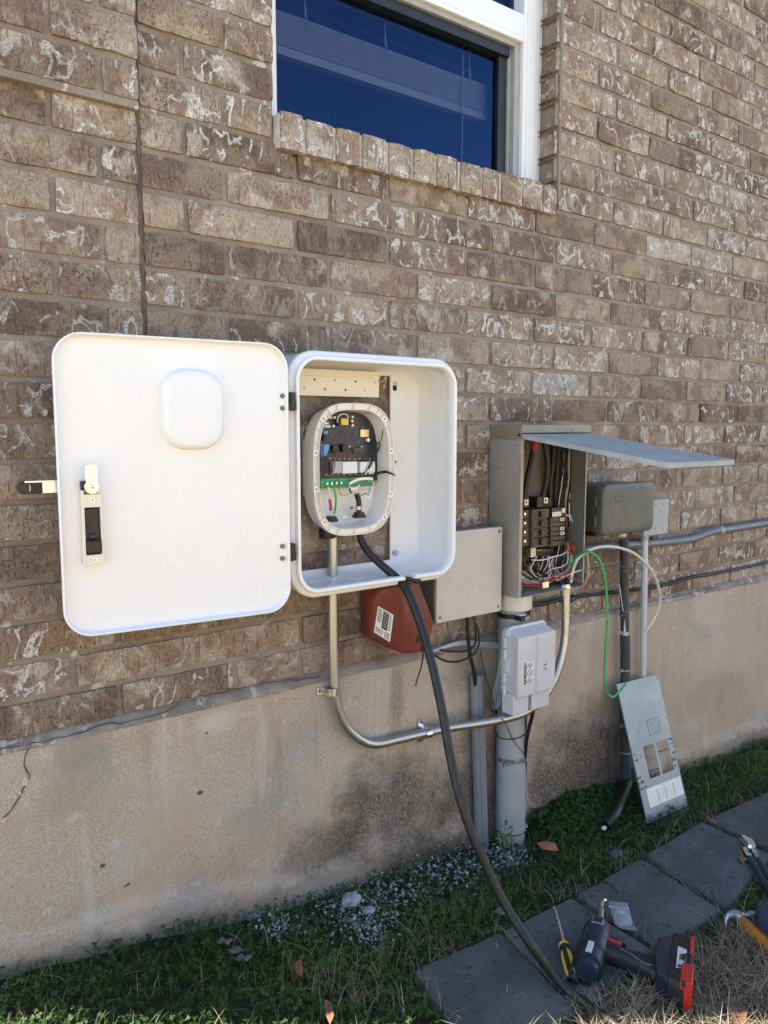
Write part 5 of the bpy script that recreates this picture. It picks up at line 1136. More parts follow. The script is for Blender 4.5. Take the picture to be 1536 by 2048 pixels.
for (pts, r_) in (([(1040, 1166, .07), (1060, 1168, .085), (1085, 1166, .095), (1105, 1154, .1), (1122, 1150, .105), (1140, 1156, .108), (1158, 1160, .112), (1168, 1168, .118)], .0014), ([(1040, 1170, .07), (1065, 1172, .085), (1090, 1170, .095), (1112, 1156, .1), (1130, 1145, .1), (1150, 1138, .1)], .0014), ([(1041, 1168, .068), (1075, 1167, .08), (1100, 1163, .09), (1125, 1150, .095), (1142, 1140, .095), (1152, 1141, .095)], .0012), ([(1168, 1168, .118), (1172, 1172, .12)], .0006), ([(1168, 1168, .118), (1170, 1175, .12)], .0006)):
    wt('branch_wire', pts, r_, 'wred')
for k in range(4): wt('branch_wire', [(1040, 1154 + k * 3, .06), (1052, 1160 + k * 2.5, .065), (1066, 1165 + k, .065), (1080, 1167, .06)], .0015, ('wwhite', 'rubber', 'wwhite', 'rubber')[k])
wt('branch_wire', [(1112, 1162, .07), (1125, 1155, .085), (1145, 1146, .1), (1163, 1140, .112)], .0018, 'wwhite')
wt('branch_wire', [(1143, 1163, .095), (1145, 1152, .095), (1148, 1140, .095)], .0024, 'wwhite'); wt('branch_wire', [(1133, 1100, .08), (1143, 1108, .08), (1150, 1113, .08)], .0012, 'wtan')
for (a, b, a2, b2) in ((1135.5, 1084, 1136.5, 1101), (1144, 1089, 1149, 1101)):
    p, q = V(a, b, .085), V(a2, b2, .088); ax1 = q - p; mb = MB(); mb.lathe(p, q, [(0, .0001), (0, .0030), (ax1.length * .5, .0042), (ax1.length * .8, .0058), (ax1.length, .0052), (ax1.length, .0001)], 10); mb.build('wire_nut', M['red'], pan)
p = V(1137, 1166, .09); mb = MB(); mb.lathe((E1[-1].x, -.098, pzb + .0018), (E1[-1].x, -.098, 3), [(0, .0001), (0, .0185), (.004, .0185), (.0042, .0145), (.010, .0145), (.010, .0001)], 8); mb.build('lock_nut', M['bright'], pan)
mb = MB(); mb.lathe((E1[-1].x, -.098, pzb - .022), (E1[-1].x, -.098, 3), [(0, .0119), (0, .0142), (.012, .0142), (.012, .0155), (.0215, .0155), (.0215, .0119)], 16); tag(mb.build('conduit_connector', M['zinc']), 'short metal connector where the steel conduit enters the underside of the breaker panel', 'connector')
pbox('cable_clamp', 1086, 1165, 1098, 1175, .085, .100, 'bright'); wt('branch_wire', [(1082, 1180, .09), (1095, 1184, .095), (1110, 1183, .095), (1120, 1181, .09)], .0016, 'leaf')
pbox('blue_tag', 1040, 1171, 1045, 1182, .07, .085, 'wblue')
for k in range(9):
    x0_ = 1046 + rnd.random() * 30; wt('branch_wire', [(x0_, 1118 + rnd.random() * 8, .03), (x0_ + rnd.uniform(-6, 8), 1135, .04), (x0_ + rnd.uniform(0, 20), 1150, .045), (x0_ + rnd.uniform(10, 50), 1160, .05), (x0_ + rnd.uniform(40, 70), 1150 + rnd.uniform(-14, 6), .05)], rnd.choice((.0016, .002, .0024)), ('rubber', 'rubber', 'wtan', 'rubber', 'wwhite', 'leaf', 'rubber', 'wtan', 'rubber')[k], 6)
for k in range(6):
    y_ = 1042 + k * 9; wt('branch_wire', [(1130, y_, .05), (1136, y_ + 3, .055), (1140 + k, y_ + 14, .05), (1141 + k * 1.5, 1100, .045), (1136 + k * 2, 1130, .05)], .0017, ('rubber', 'wred', 'rubber', 'rubber', 'rubber', 'wtan')[k], 6)
# wires that hang out of the panel
cable('ground_wire', 'stiff green wire arching out of the breaker panel and hooking up at its lower end', 'wire', [(1140, 1133, .09), (1150, 1118, .105), (1166, 1106, .13), (1180, 1104, .15), (1195, 1115, .165), (1207, 1140, .17), (1213, 1190, .17), (1214, 1250, .17), (1210, 1310, .165), (1209, 1355, .16), (1213, 1383, .158), (1224, 1394, .156), (1235, 1387, .15), (1252, 1367, .145)], .0034, 'wgreen', None, 10)
cable('neutral_wire', 'stiff white wire arching from the breaker panel over the corrugated conduit', 'wire', [(1142, 1165, .095), (1146, 1140, .10), (1158, 1115, .115), (1180, 1100, .13), (1208, 1093, .14), (1240, 1096, .14), (1270, 1108, .135), (1297, 1133, .13), (1314, 1165, .12), (1320, 1195, .11), (1314, 1225, .10), (1300, 1250, .09), (1287, 1268, .08)], .0042, 'ivory', None, 10)
cable('cable', 'pale grey cable curving down behind the right edge of the breaker panel', 'cable', [(1172, 1098, .09), (1176, 1125, .08), (1175, 1150, .07), (1168, 1170, .05)], .0036, 'jbox')
#@@PART3
# ================================================================== dark grey box, small metal box, pipes on the right
BD = .14
bx0, bx1 = V(1206, 1020, BD).x, V(1308.5, 1010, BD).x; bz1 = V(1302, 962.5, BD).z; bz0 = V(1300, 1061, BD).z
db = root('utility_box', 'dark grey plastic box with a thin round emblem on its lid beside the breaker panel', 'utility box', ((bx0 + bx1) / 2, 0, bz0))
mb = MB(WALLF)
def br3(k, t, r_=.022): return rr3(bx0 + k, bx1 - k, bz0 + k, bz1 - k, r_, t, 7)
mb.loft([br3(.006, .002), br3(.005, .085), br3(.004, BD - .032)]); mb.build('body', M['dark'], db, smooth=40)
mb = MB(WALLF); mb.loft([br3(.002, BD - .031), br3(.0, BD - .029), br3(0, BD - .004), br3(.0012, BD - .0012), br3(.004, BD), br3(.02, BD)]); lid2 = mb.build('lid', M['dark'], db, smooth=50)
for (a, b) in ((992, 1013), (1030, 1053)):
    z1_, z0_ = V(1200, a, .115).z, V(1200, b, .115).z; mb = MB(WALLF); mb.box((bx0 - .006, z0_, .100), (bx0 - .0005, z0_ + .003, .125)); mb.box((bx0 - .006, z1_ - .003, .100), (bx0 - .0005, z1_, .125)); mb.cyl((bx0 - .004, z0_, .118), (bx0 - .004, z1_, .118), .0032, None, 10); mb.build('hinge', M['dark'], db)
ex, ez = V(1237.5, 995, BD).x, V(1237.5, 995, BD).z; er = .0160
mb = MB(WALLF); mb.tube([(ex + er * math.cos(k * math.pi / 16), ez + er * math.sin(k * math.pi / 16), BD + .0001) for k in range(33)], .0007, 5, smooth=False)
mb.tube([(ex + .0002, ez - .0150, BD + .0001), (ex + .0003, ez - .002, BD + .0001), (ex - .0005, ez + .004, BD + .0001), (ex - .004, ez + .0045, BD + .0001)], .0006, 5); mb.tube([(ex + .003, ez + .0035, BD + .0001), (ex + .006, ez + .006, BD + .0001)], .0006, 5); mb.tube([(ex - .001, ez + .0095, BD + .0001), (ex + .0035, ez + .0095, BD + .0001)], .0006, 5); mb.build('emblem', M['ink'], lid2)
p = V(1246, 1075, .075); mb = MB(); mb.lathe((p.x, -.07, bz0 - .022), (p.x, -.07, 3), [(0, .013), (.0225, .013)], 16); mb.build('stub_pipe', M['ivory'], db)
mb = MB(WALLF); mb.box((bx0 + .02, bz0 - .006, .03), (bx1 - .06, bz0 + .004, .10)); mb.build('gasket', M['ink'], db)
SD = .05
s0x, s1x = V(1300, 1030, SD).x, V(1337, 1030, SD).x; sz1_ = V(1337, 997, SD).z; sz0_ = V(1333, 1067, SD).z
sb = root('metal_box', 'small plain metal box with corner screws just right of the dark grey box', 'metal box', ((s0x + s1x) / 2, 0, sz0_))
mb = MB(WALLF); mb.box((s0x - .03, sz0_, .002), (s1x, sz1_, SD)); mb.build('body', M['pvc'], sb, bevel=.002)
for (a, b) in ((1311, 1009), (1327, 1008), (1310, 1057), (1325, 1057)): p = V(a, b, SD); MB(WALLF).cyl((p.x, p.z, SD), (p.x, p.z, SD + .0015), .003, .0024, 10).build('screw', M['screwd'], sb)
o = MB().tube([V(1120, 1104, .022), V(1170, 1098, .022), V(1230, 1092, .022), V(1300, 1087, .022), V(1345, 1083, .022), V(1385, 1077, .022), V(1425, 1063, .022), V(1460, 1058, .022), V(1536, 1046, .022), V(1620, 1034, .022), V(1800, 1008, .022)], .0138, 16).build('wall_pipe', M['pvcd'])
tag(o, 'grey plastic pipe running along the bricks from the breaker panel to the right photo edge', 'pipe')
p = V(1437, 1062, .022); q = V(1443, 1060, .022); tag(MB().cyl(p, q, .0152, None, 16).build('pipe_clip', M['pvc']), 'thin grey clip around the wall pipe near the right photo edge', 'clip')
for (a, b, lab) in ((1432, 1072, 'clip_foot'),): pass
cable('wall_cable', 'black cable running along the lowest bricks to the right photo edge', 'cable', [(1046, 1207, .02), (1080, 1207, .012), (1130, 1198, .012), (1180, 1190, .012), (1250, 1182, .010), (1300, 1175, .010), (1345, 1166, .010), (1385, 1154, .010), (1420, 1149, .010), (1470, 1139, .010), (1540, 1124, .010), (1800, 1068, .010)], .0058, 'rubber')
cable('wall_cable', 'second black cable close under the breaker panel, left of the steel conduit', 'cable', [(1042, 1222, .04), (1060, 1212, .02), (1090, 1208, .02), (1128, 1196, .018)], .0052, 'rubber')
def ball_thing(name, lab, cat, p, r_, mat, group=None): o = MB().ball(p, r_, 0, 10, 6).build(name, M[mat]); tag(o, lab, cat, group)
p = V(1140, 1198, .02); o = MB().cyl(p + Vector((-.012, -.004, 0)), p + Vector((.014, -.004, .003)), .012, .009, 10).build('cable_clamp', M['rubber']); tag(o, 'black clamp lump on the wall cable right of the steel conduit', 'clamp')
# corrugated conduit
KX = V(1249, 1300, .04).x; z_top, z_gap1, z_gap0 = V(1246, 1078, .04).z, V(1249, 1262, .04).z, V(1249, 1270, .04).z; z_bot = gz(KX) + .045
cor = root('corrugated_conduit', 'dark grey corrugated conduit strapped with ties below the dark grey box', 'conduit', (KX, -.04, z_bot))
def corr(z1_, z0_, x1_, x0_, r_, name):
    n_ = int((z1_ - z0_) / .0048); pr = []; L_ = z1_ - z0_
    mb = MB(); rs = []
    for i in range(n_):
        for (f_, rr_) in ((0, r_ - .0011), (.25, r_), (.6, r_), (.85, r_ - .0011)):
            t = (i + f_) / n_; c_ = Vector((x1_ + (x0_ - x1_) * t + noise.noise((t * 3, r_ * 100, 0)) * .002, -.042 - noise.noise((t * 2, 5, 0)) * .002, z1_ - L_ * t))
            rs.append([c_ + Vector((math.cos(a) * rr_, math.sin(a) * rr_, 0)) for a in [2 * math.pi * k / 18 for k in range(18)]])
    mb.loft(rs); return mb.build(name, M['corr'], cor, smooth=25)
xt = V(1247, 1090, .042).x; xg = V(1250, 1262, .042).x; xb = V(1251, 1590, .042).x
corr(z_top, z_gap1, xt, xg, .0142, 'upper_sleeve'); corr(z_gap0, z_bot, xg, xb, .0163, 'lower_sleeve')
mb = MB(); mb.tube([Vector((xt, -.042, z_top)), Vector((xg, -.042, z_gap1)), Vector((xb, -.042, z_bot))], .0098, 12, smooth=False); mb.build('inner_pipe', M['pvcw'], cor)
mb = MB(); mb.tube([V(1238, 1168, .056), V(1242, 1195, .058), V(1246, 1222, .058)], .0016, 5); mb.tube([V(1249, 1240, .057), V(1249.5, 1264, .057)], lambda t: .001 + .003 * t, 6, smooth=False); mb.build('sleeve_slit', M['pvcw'], cor)
for k, (px, py) in enumerate(((1246, 1140), (1249, 1221), (1249, 1228), (1249, 1339), (1250, 1449), (1251, 1504), (1251, 1573))):
    z = V(px, py, .042).z; t = (z_top - z) / (z_top - z_bot); x = xt + (xb - xt) * t; r_ = (.0152 if py < 1262 else .0173); mb = MB()
    mb.lathe((x, -.042, z - .0018), (x, -.042, 9), [(0, r_ - .0015), (0, r_), (.0036, r_), (.0036, r_ - .0015)], 20)
    if k in (2, 3, 4, 6): mb.box((x - r_ - .009, -.048, z - .0035), (x - r_ + .002, -.040, z + .0035))
    mb.build('tie', M['pvc' if k > 2 else 'dark'], cor)
o = MB().tube([Vector((xb, -.042, z_bot + .01)), Vector((xb - .012, -.055, z_bot - .006)), GP(1232, 1624, .05), GP(1212, 1650, .030)], lambda t: .0165 - .003 * t, 14).build('rubber_boot', M['rubber']); tag(o, 'black rubber sleeve lying in the grass at the foot of the corrugated conduit', 'sleeve')
p = GP(1208, 1656, .026); ball_thing('cable_end', 'small white cable end poking from the black sleeve in the grass', 'cable end', p, (.010, .007, .006), 'pvcw')
# white pipe with connector
WXp = V(1284, 1200, .035).x; WXb = V(1286, 1350, .035).x
wp = root('white_pipe', 'slim white plastic pipe dropping from the dark grey box behind the leaning cover', 'pipe', (WXb, -.035, gz(WXb)))
mb = MB(); mb.tube([Vector((WXp, -.035, bz0 + .004)), Vector((WXb, -.035, V(1286, 1350, .035).z)), Vector((WXb, -.035, gz(WXb) - .02))], .0108, 16, smooth=False); mb.build('tube', M['pvcw'], wp)
z = V(1283, 1081, .035).z; mb = MB(); mb.lathe((WXp, -.035, z), (WXp, -.035, 9), [(0, .0110), (0, .0135), (bz0 - z, .0140)], 16); mb.build('connector', M['pvc'], wp)
cable('wire', 'thin grey wire looping down from the dark grey box and across both pipes', 'wire', [(1231, 1076, .05), (1229, 1095, .055), (1227, 1110, .06), (1231, 1124, .062), (1242, 1133, .064), (1262, 1136, .06), (1291, 1136, .052)], .0013, 'dark')

# ================================================================== panel cover leaning on the wall
q1, q2 = GP(1292, 1649, -.006), GP(1379, 1610, -.006); ctr_d = .052
tl, tr = V(1257, 1366, .062), V(1327, 1347, .052)
U = (q2 - q1); Wc = (tr - tl).length * .5 + U.length * .5; U.normalize(); Vc = ((tl + tr) / 2 - (q1 + q2) / 2); Hc = Vc.length
mid = (q1 + q2) / 2; CF = Fr(mid - U * Wc / 2, U, Vc); CF.N = CF.N if CF.N.y < 0 else -CF.N
print('COVER', round(Wc, 3), round(Hc, 3), [round(v, 3) for v in ((tr - tl).length, (q2 - q1).length)], 'skew', round(U.dot(Vc.normalized()), 3), tuple(q1), tuple(q2))
cov = root('panel_cover', 'blue grey metal breaker panel cover with handwriting leaning on the footing', 'panel cover', mid)
def CU(px, py):
    r_ = ray(px, py); o_ = Vector((0, -D, CAMZ)); t = (CF.O - o_).dot(CF.N) / r_.dot(CF.N); q_ = o_ + r_ * t - CF.O; return q_.dot(CF.U), q_.dot(CF.V)
def quaduv(L): P = [CU(*p) for p in L]; return (P[0][0] + P[3][0]) / 2, (P[1][0] + P[2][0]) / 2, (P[2][1] + P[3][1]) / 2, (P[0][1] + P[1][1]) / 2
w1 = quaduv([(1289, 1494), (1307, 1487), (1321, 1549), (1297.5, 1560)]); w2 = quaduv([(1313, 1484), (1335, 1475), (1347, 1540), (1324, 1548)])
v0 = (w1[2] + w2[2]) / 2; v1 = (w1[3] + w2[3]) / 2
us = [0, w1[0], w1[1], w2[0], w2[1], Wc]; vs_ = [0, v0, v1, Hc]
mb = MB(CF); tt = .0016
for i in range(5):
    for j in range(3):
        if j == 1 and i in (1, 3): continue
        mb.box((us[i], vs_[j], -tt), (us[i + 1], vs_[j + 1], 0))
mb.box((-.0002, 0, -.004), (.0014, Hc, -tt - .0001)); mb.add([(Wc + .0001, 0, 0), (Wc + .0115, 0, -.0095), (Wc + .0115, Hc - .002, -.0095), (Wc + .0001, Hc - .002, 0), (Wc + .0001, 0, -.0016), (Wc + .0104, 0, -.0108), (Wc + .0104, Hc - .002, -.0108), (Wc + .0001, Hc - .002, -.0016)], [(0, 1, 2, 3), (7, 6, 5, 4), (0, 4, 5, 1), (3, 2, 6, 7), (1, 5, 6, 2), (0, 3, 7, 4)]); mb.box((.002, -.0003, -.013), (Wc - .002, .0014, -tt - .0001)); mb.box((.002, Hc - .0014, -.013), (Wc - .002, Hc + .0003, -tt - .0001))
plate = mb.build('plate', M['cover'], cov, flat=True)
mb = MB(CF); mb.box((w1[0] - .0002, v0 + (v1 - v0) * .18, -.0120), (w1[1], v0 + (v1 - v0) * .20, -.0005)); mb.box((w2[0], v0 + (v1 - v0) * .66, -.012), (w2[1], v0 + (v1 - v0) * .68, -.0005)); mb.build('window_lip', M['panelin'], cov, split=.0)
pw = quaduv([(1293, 1584), (1359, 1547), (1366, 1584), (1302, 1620)])
mb = MB(CF); mb.box((pw[0], pw[2], .0002), (pw[1], pw[3], .0006)); ch = mb.build('circuit_chart', M['label'], cov)
mb = MB(CF); cw_, chh = pw[1] - pw[0], pw[3] - pw[2]
for k in range(13): mb.box((pw[0] + cw_ * .05, pw[2] + chh * (.08 + k * .058), .0006), (pw[1] - cw_ * .05, pw[2] + chh * (.08 + k * .058) + .0004, .0007))
for u_ in (.27, .5, .74): mb.box((pw[0] + cw_ * u_, pw[2] + chh * .1, .0007), (pw[0] + cw_ * (u_ + .025), pw[2] + chh * .82, .0008))
for u_, v_ in ((.45, .9), (.55, .9), (.85, .93), (.72, .75)): mb.box((pw[0] + cw_ * u_, pw[2] + chh * v_, .0007), (pw[0] + cw_ * (u_ + .08), pw[2] + chh * (v_ + .025), .0008))
mb.build('chart_print', M['chip'], ch)
mb = MB(CF)
def scrib(txt, px, py, size, sx=.8):
    u_, v_ = CU(px, py); f_ = Fr(CF((u_, v_, .0002)), CF.U + CF.V * .08, CF.V); f_.N = CF.N; text_mb(mb, txt, size, f_, sx=sx)
scrib('A/C', 1345, 1524, .021); scrib('Server', 1273, 1561, .013); scrib('port Bld', 1276, 1572, .013); scrib('washer Dw', 1277, 1584, .012, .9); scrib('6', 1269, 1513, .013); scrib('2', 1281, 1516, .011); scrib('Main', 1271, 1524, .010)
scrib('Range', 1338, 1481, .011); scrib('Dryer', 1345, 1508, .010); scrib('Sub', 1349, 1534, .010)
for (a, b) in ((1342, 1488), (1346, 1494)):
    u_, v_ = CU(a, b); mb.box((u_, v_, .0001), (u_ + .018, v_ + .0022, .0004))
L_ = [CU(1294, 1441), CU(1316, 1434), CU(1321, 1461), CU(1299, 1471)]
for a, b in zip(L_, L_[1:] + L_[:1]): mb.tube([(a[0], a[1], .0002), ((a[0] + b[0]) / 2, (a[1] + b[1]) / 2, .0002), (b[0], b[1], .0002)], .0006, 5, smooth=False)
for (a, b, s_) in ((1308, 1367, .006), (1331, 1397, .002), (1276, 1466, .006), (1325, 1468, .002), (1337, 1612, .004), (1303, 1448, .004), (1290, 1405, .003)):
    u_, v_ = CU(a, b); mb.tube([(u_, v_, .0002), (u_ + .001, v_ + s_, .0002)], .0006, 5, smooth=False)
mb.build('handwriting', M['ink'], cov)
for (a, b) in ((1331, 1351), (1348, 1430), (1327, 1348)):
    u_, v_ = CU(a, b); MB(CF).cyl((min(u_, Wc - .006), min(v_, Hc - .01), .0), (min(u_, Wc - .006), min(v_, Hc - .01), .0012), .0028, None, 10).build('rivet', M['screwd'], cov)

# ================================================================== tools on the pavers
TP = PTOP + .002
def PL(px, py, h): return GP(px, py, PTOP + h)
def outline(L, h): return [globals()['PL'](a, b, h) for a, b in L]
def slab(mb, L, h, t0, t1, mi=0, inset=0.0):     # an outlined solid lying on the ground: outline at height h, from t0 to t1
    P = outline(L, h); c_ = sum(P, Vector()) / len(P); z = c_.z - h
    def rg(t, k): return [Vector((c_.x + (p.x - c_.x) * k, c_.y + (p.y - c_.y) * k, z + t + (p.z - c_.z) * 1.0)) for p in P]
    k = 1 - inset; dt = (t1 - t0); mb.loft([rg(t0, k), rg(t0 + dt * .22, 1.0), rg(t1 - dt * .22, 1.0), rg(t1 - dt * .06, (1 + k) / 2), rg(t1, k)], mi)
PL_ = PL
def PL(px, py, h): return PL_(px, py - 8, h)
drl = root('impact_driver', 'dark blue and black cordless impact driver with a red and black battery', 'power tool', PL(1240, 1925, 0))
mb = MB(); H0, H1 = PL(1201, 1857, .036), PL(1172, 1952, .036); L_ = (H1 - H0).length
mb.lathe(H0, H1, [(.012, .0001), (.012, .022), (.022, .0275), (.036, .0315), (L_ * .62, .0325), (L_ * .66, .0300), (L_ * .92, .0290), (L_, .022), (L_, .0001)], 22); hd = mb.build('head', M['blueplastic'], drl, smooth=30)
mb = MB(); mb.lathe(H0, H1, [(-.002, .0001), (-.002, .0150), (.006, .0195), (.0125, .0250), (.0125, .0001)], 22); mb.build('nose_ring', M['red'], drl)
for a0, a1 in ((.66, .70), (.90, .935)):
    mb = MB(); mb.lathe(H0, H1, [(L_ * a0, .0295), (L_ * a0, .0318), (L_ * a1, .0318), (L_ * a1, .0295)], 22); mb.build('rubber_band', M['toolblack'], hd)
ax1 = (H1 - H0).normalized(); sd = ax1.cross(Vector((0, 0, 1))).normalized(); up = sd.cross(ax1); up = up if up.z > 0 else -up
def hbox(t0, t1, s0, s1, n0_, n1_, name, mat, bev=.001):
    mb = MB(); q_ = [H0 + ax1 * t + sd * s_ + up * n_ for n_ in (n0_, n1_) for t, s_ in ((t0, s0), (t1, s0), (t1, s1), (t0, s1))]
    mb.add(q_, [(0, 3, 2, 1), (4, 5, 6, 7), (0, 1, 5, 4), (1, 2, 6, 5), (2, 3, 7, 6), (3, 0, 4, 7)]); return mb.build(name, M[mat], hd, bevel=bev)
hbox(.030, .056, -.013, .013, .026, .0335, 'top_vent', 'pvcd', .003); hbox(.033, .053, -.009, .009, .0336, .0342, 'vent_print', 'blueplastic', .0004); hbox(L_ * .68, L_ * .90, -.006, .006, .0280, .0318, 'rating_label', 'pvcw', .0004)
for k in range(5):
    for s_ in (-1, 1):
        q_ = L_ * .74 + k * .0045; a_ = sd * s_ * .0265 + up * .013; mb = MB(); mb.tube([H0 + ax1 * q_ + sd * s_ * .0285 + up * .006, H0 + ax1 * q_ + sd * s_ * .0240 + up * .0165], .0011, 5, smooth=False); mb.build('vent_slot', M['ink'], hd)
for t_, s_ in ((.40, 1), (.60, -1), (.58, 1)):
    q_ = H0 + ax1 * (L_ * t_) + sd * s_ * .018 + up * .0262; MB().cyl(q_, q_ + up * .0016, .0026, .0022, 8).build('screw', M['screwd'], hd)
mb = MB(); C0, C1 = PL(1200, 1860, .036), PL(1203, 1828, .036); mb.lathe(C0, C1, [(-.004, .0001), (-.004, .0095), (.008, .0095), (.009, .0080), (.030, .0080), (.031, .0062), ((C1 - C0).length, .0060), ((C1 - C0).length, .0001)], 14); mb.build('chuck', M['steel'], drl)
mb = MB(); mb.tube([C1, PL(1204.5, 1815, .036), PL(1207, 1809, .037), PL(1211, 1807, .037)], .0040, 8); mb.build('bit', M['bright'], drl)
mb = MB()
g0, g1, g2 = PL(1192, 1905, .036), PL(1250, 1926, .036), PL(1318, 1949, .036); gp = spline([g0, g1, g2], 8); rs = []
for i, p in enumerate(gp):
    t = i / (len(gp) - 1); d_ = (gp[min(i + 1, len(gp) - 1)] - gp[max(0, i - 1)]).normalized(); s_ = Vector((-d_.y, d_.x, 0)).normalized(); a_ = .031 - .013 * math.sin(math.pi * min(1, t * 1.1)) ** .7 + (.004 if t > .9 else 0); b_ = .0205
    rs.append([p + s_ * a_ * math.copysign(abs(math.cos(k)) ** .8, math.cos(k)) + Vector((0, 0, 1)) * b_ * math.copysign(abs(math.sin(k)) ** .8, math.sin(k)) for k in [2 * math.pi * j / 18 for j in range(18)]])
mb.loft(rs); mb.build('grip', M['toolblack'], drl, smooth=50)
mb = MB(); mb.tube([PL(1214, 1886, .052), PL(1222, 1890, .052), PL(1243, 1898, .050)], .0055, 8); mb.build('direction_switch', M['red'], drl)
mb = MB(); tgc = PL(1226, 1900, .036); mb.tube([PL(1215, 1892, .036), PL(1228, 1894, .036), PL(1246, 1905, .036)], .011, 10); mb.build('trigger', M['toolblack'], drl)
mb = MB(); mb.tube([PL(1240, 1905, .0575), PL(1262, 1916, .0572), PL(1288, 1934, .0575), PL(1303, 1938, .058)], .0012, 5); mb.build('grip_seam', M['pvcd'], drl)
mb = MB(); slab(mb, [(1314, 1905), (1348, 1897), (1352, 1940), (1350, 1985), (1334, 1992), (1311, 1975), (1306, 1940)], .036, .006, .066, 0, .10); mb.build('foot', M['blueplastic'], drl, bevel=.003, smooth=50)
mb = MB(); slab(mb, [(1345, 1896), (1376, 1902), (1383, 1915), (1385, 1960), (1378, 2006), (1362, 2008), (1332, 1993), (1338, 1940)], .036, .002, .068, 0, .06); bat = mb.build('battery', M['toolblack'], drl, bevel=.003, smooth=50)
mb = MB(); slab(mb, [(1380, 1910), (1388, 1911), (1384, 1945), (1377, 1943)], .036, .03, .0715, 0, .03); mb.build('battery_stripe', M['red'], bat, bevel=.001)
mb = MB(); slab(mb, [(1362, 1965), (1387, 1967), (1384, 2010), (1358, 2006)], .036, .010, .0715, 0, .04); mb.build('battery_end', M['red'], bat, bevel=.002)
mb = MB(); slab(mb, [(1364, 1969), (1371, 1970), (1370, 1984), (1363, 1983)], .0722, .0716, .0726, 0, .0); mb.build('release_button', M['ink'], bat)
bt = lambda a, b: PL(a, b, .069)
mb = MB(); slab(mb, [(1356, 1900), (1374, 1908), (1369, 1944), (1352, 1943)], .069, .0675, .0692, 0, 0); bl = mb.build('battery_label', M['pvcw'], bat)
mb = MB(); slab(mb, [(1360, 1916), (1373, 1915), (1368, 1943), (1355, 1942)], .0696, .0690, .0698, 0, 0); mb.build('label_panel', M['ink'], bl)
Ft = Fr(PL(1367.5, 1941, .0702), PL(1370, 1920, .0702) - PL(1367.5, 1941, .0702), PL(1358, 1939, .0702) - PL(1367.5, 1941, .0702)); Ft.N = Vector((0, 0, 1))
mb = MB(); text_mb(mb, '18V', .0165, Ft, sx=.8); mb.build('voltage_print', M['label'], bl)
mb = MB(); slab(mb, [(1361, 1917), (1365, 1917), (1364, 1923), (1360, 1923)], .0702, .0699, .0704, 0, 0); mb.build('red_print', M['red'], bl)
PL = PL_
# screwdriver
scd = root('screwdriver', 'flat screwdriver with a yellow and black handle on the paver', 'screwdriver', PL(1135, 1930, 0))
a, b, c, d_ = PL(1108, 1812, .012), PL(1130, 1893, .014), PL(1128, 1890, .014), PL(1149, 1961, .013)
mb = MB(); mb.cyl(a + (b - a) * .06, b, .0032, None, 10); e_ = (b - a).normalized(); sd_ = Vector((-e_.y, e_.x, 0)).normalized(); mb.loft([[a + sd_ * .0030 + Vector((0, 0, .0006)), a - sd_ * .0030 + Vector((0, 0, .0006)), a - sd_ * .0030 - Vector((0, 0, .0006)), a + sd_ * .0030 - Vector((0, 0, .0006))], [a + e_ * .012 + sd_ * .0032 + Vector((0, 0, .003)), a + e_ * .012 - sd_ * .0032 + Vector((0, 0, .003)), a + e_ * .012 - sd_ * .0032 - Vector((0, 0, .003)), a + e_ * .012 + sd_ * .0032 - Vector((0, 0, .003))]]); mb.build('shaft', M['bright'], scd)
hl = (d_ - c).length; mb = MB(); mb.lathe(c, d_, [(0, .0001), (0, .0095), (.004, .0118), (.010, .0118), (.018, .0088), (.026, .0100), (.045, .0132), (hl - .012, .0140), (hl - .003, .0115), (hl, .006), (hl, .0001)], 16); mb.build('handle', M['black'], scd)
e_ = (d_ - c).normalized(); sd_ = Vector((-e_.y, e_.x, 0)).normalized()
for ang, nm in ((75, 1), (-30, 1), (160, 1)):
    n_ = sd_ * math.cos(R_(ang)) + Vector((0, 0, 1)) * math.sin(R_(ang)); s2 = e_.cross(n_).normalized(); rs = []
    for t, rr_, wd_ in ((.022, .0088, .001), (.028, .0112, .0032), (.045, .0143, .0042), (hl - .014, .0151, .0042), (hl - .006, .0130, .0015)):
        rs.append([c + e_ * t + n_ * (rr_ - .003) + s2 * wd_, c + e_ * t + n_ * rr_ + s2 * wd_ * .8, c + e_ * t + n_ * rr_ - s2 * wd_ * .8, c + e_ * t + n_ * (rr_ - .003) - s2 * wd_])
    MB().loft(rs).build('grip_stripe', M['yellow'], scd)
mb = MB(); mb.lathe(c, d_, [(-.001, .0001), (-.001, .0085), (.002, .0125), (.0085, .0125), (.010, .0105), (.010, .0001)], 12); mb.build('collar', M['yellow'], scd)
# pliers
pl = root('pliers', 'tongue and groove pliers with dark handles on the far paver', 'pliers', PL(1500, 1700, 0))
def flat(L, h0, h1, name, mat, par, bev=.0015):
    mb = MB(); slab(mb, L, (h0 + h1) / 2, h0, h1, 0, .03); return mb.build(name, M[mat], par, bevel=bev)
flat([(1481, 1671), (1491, 1673), (1505, 1681), (1510, 1688), (1511, 1696), (1505, 1700), (1497, 1694), (1494, 1686), (1487, 1678)], .012, .020, 'upper_jaw', 'bright', pl)
flat([(1478, 1676), (1480, 1682), (1489, 1690), (1494, 1699), (1503, 1703), (1512, 1718), (1520, 1718), (1514, 1703), (1506, 1690), (1498, 1688), (1488, 1683)], .004, .0118, 'lower_jaw', 'steel', pl)
flat([(1485, 1696), (1491, 1695), (1501, 1703), (1503, 1716), (1496, 1716), (1489, 1706)], .006, .0125, 'tongue', 'bright', pl)
MB().cyl(PL(1500, 1693, .018), PL(1500, 1693, .024), .0065, .005, 14).build('pivot', M['bright'], pl)
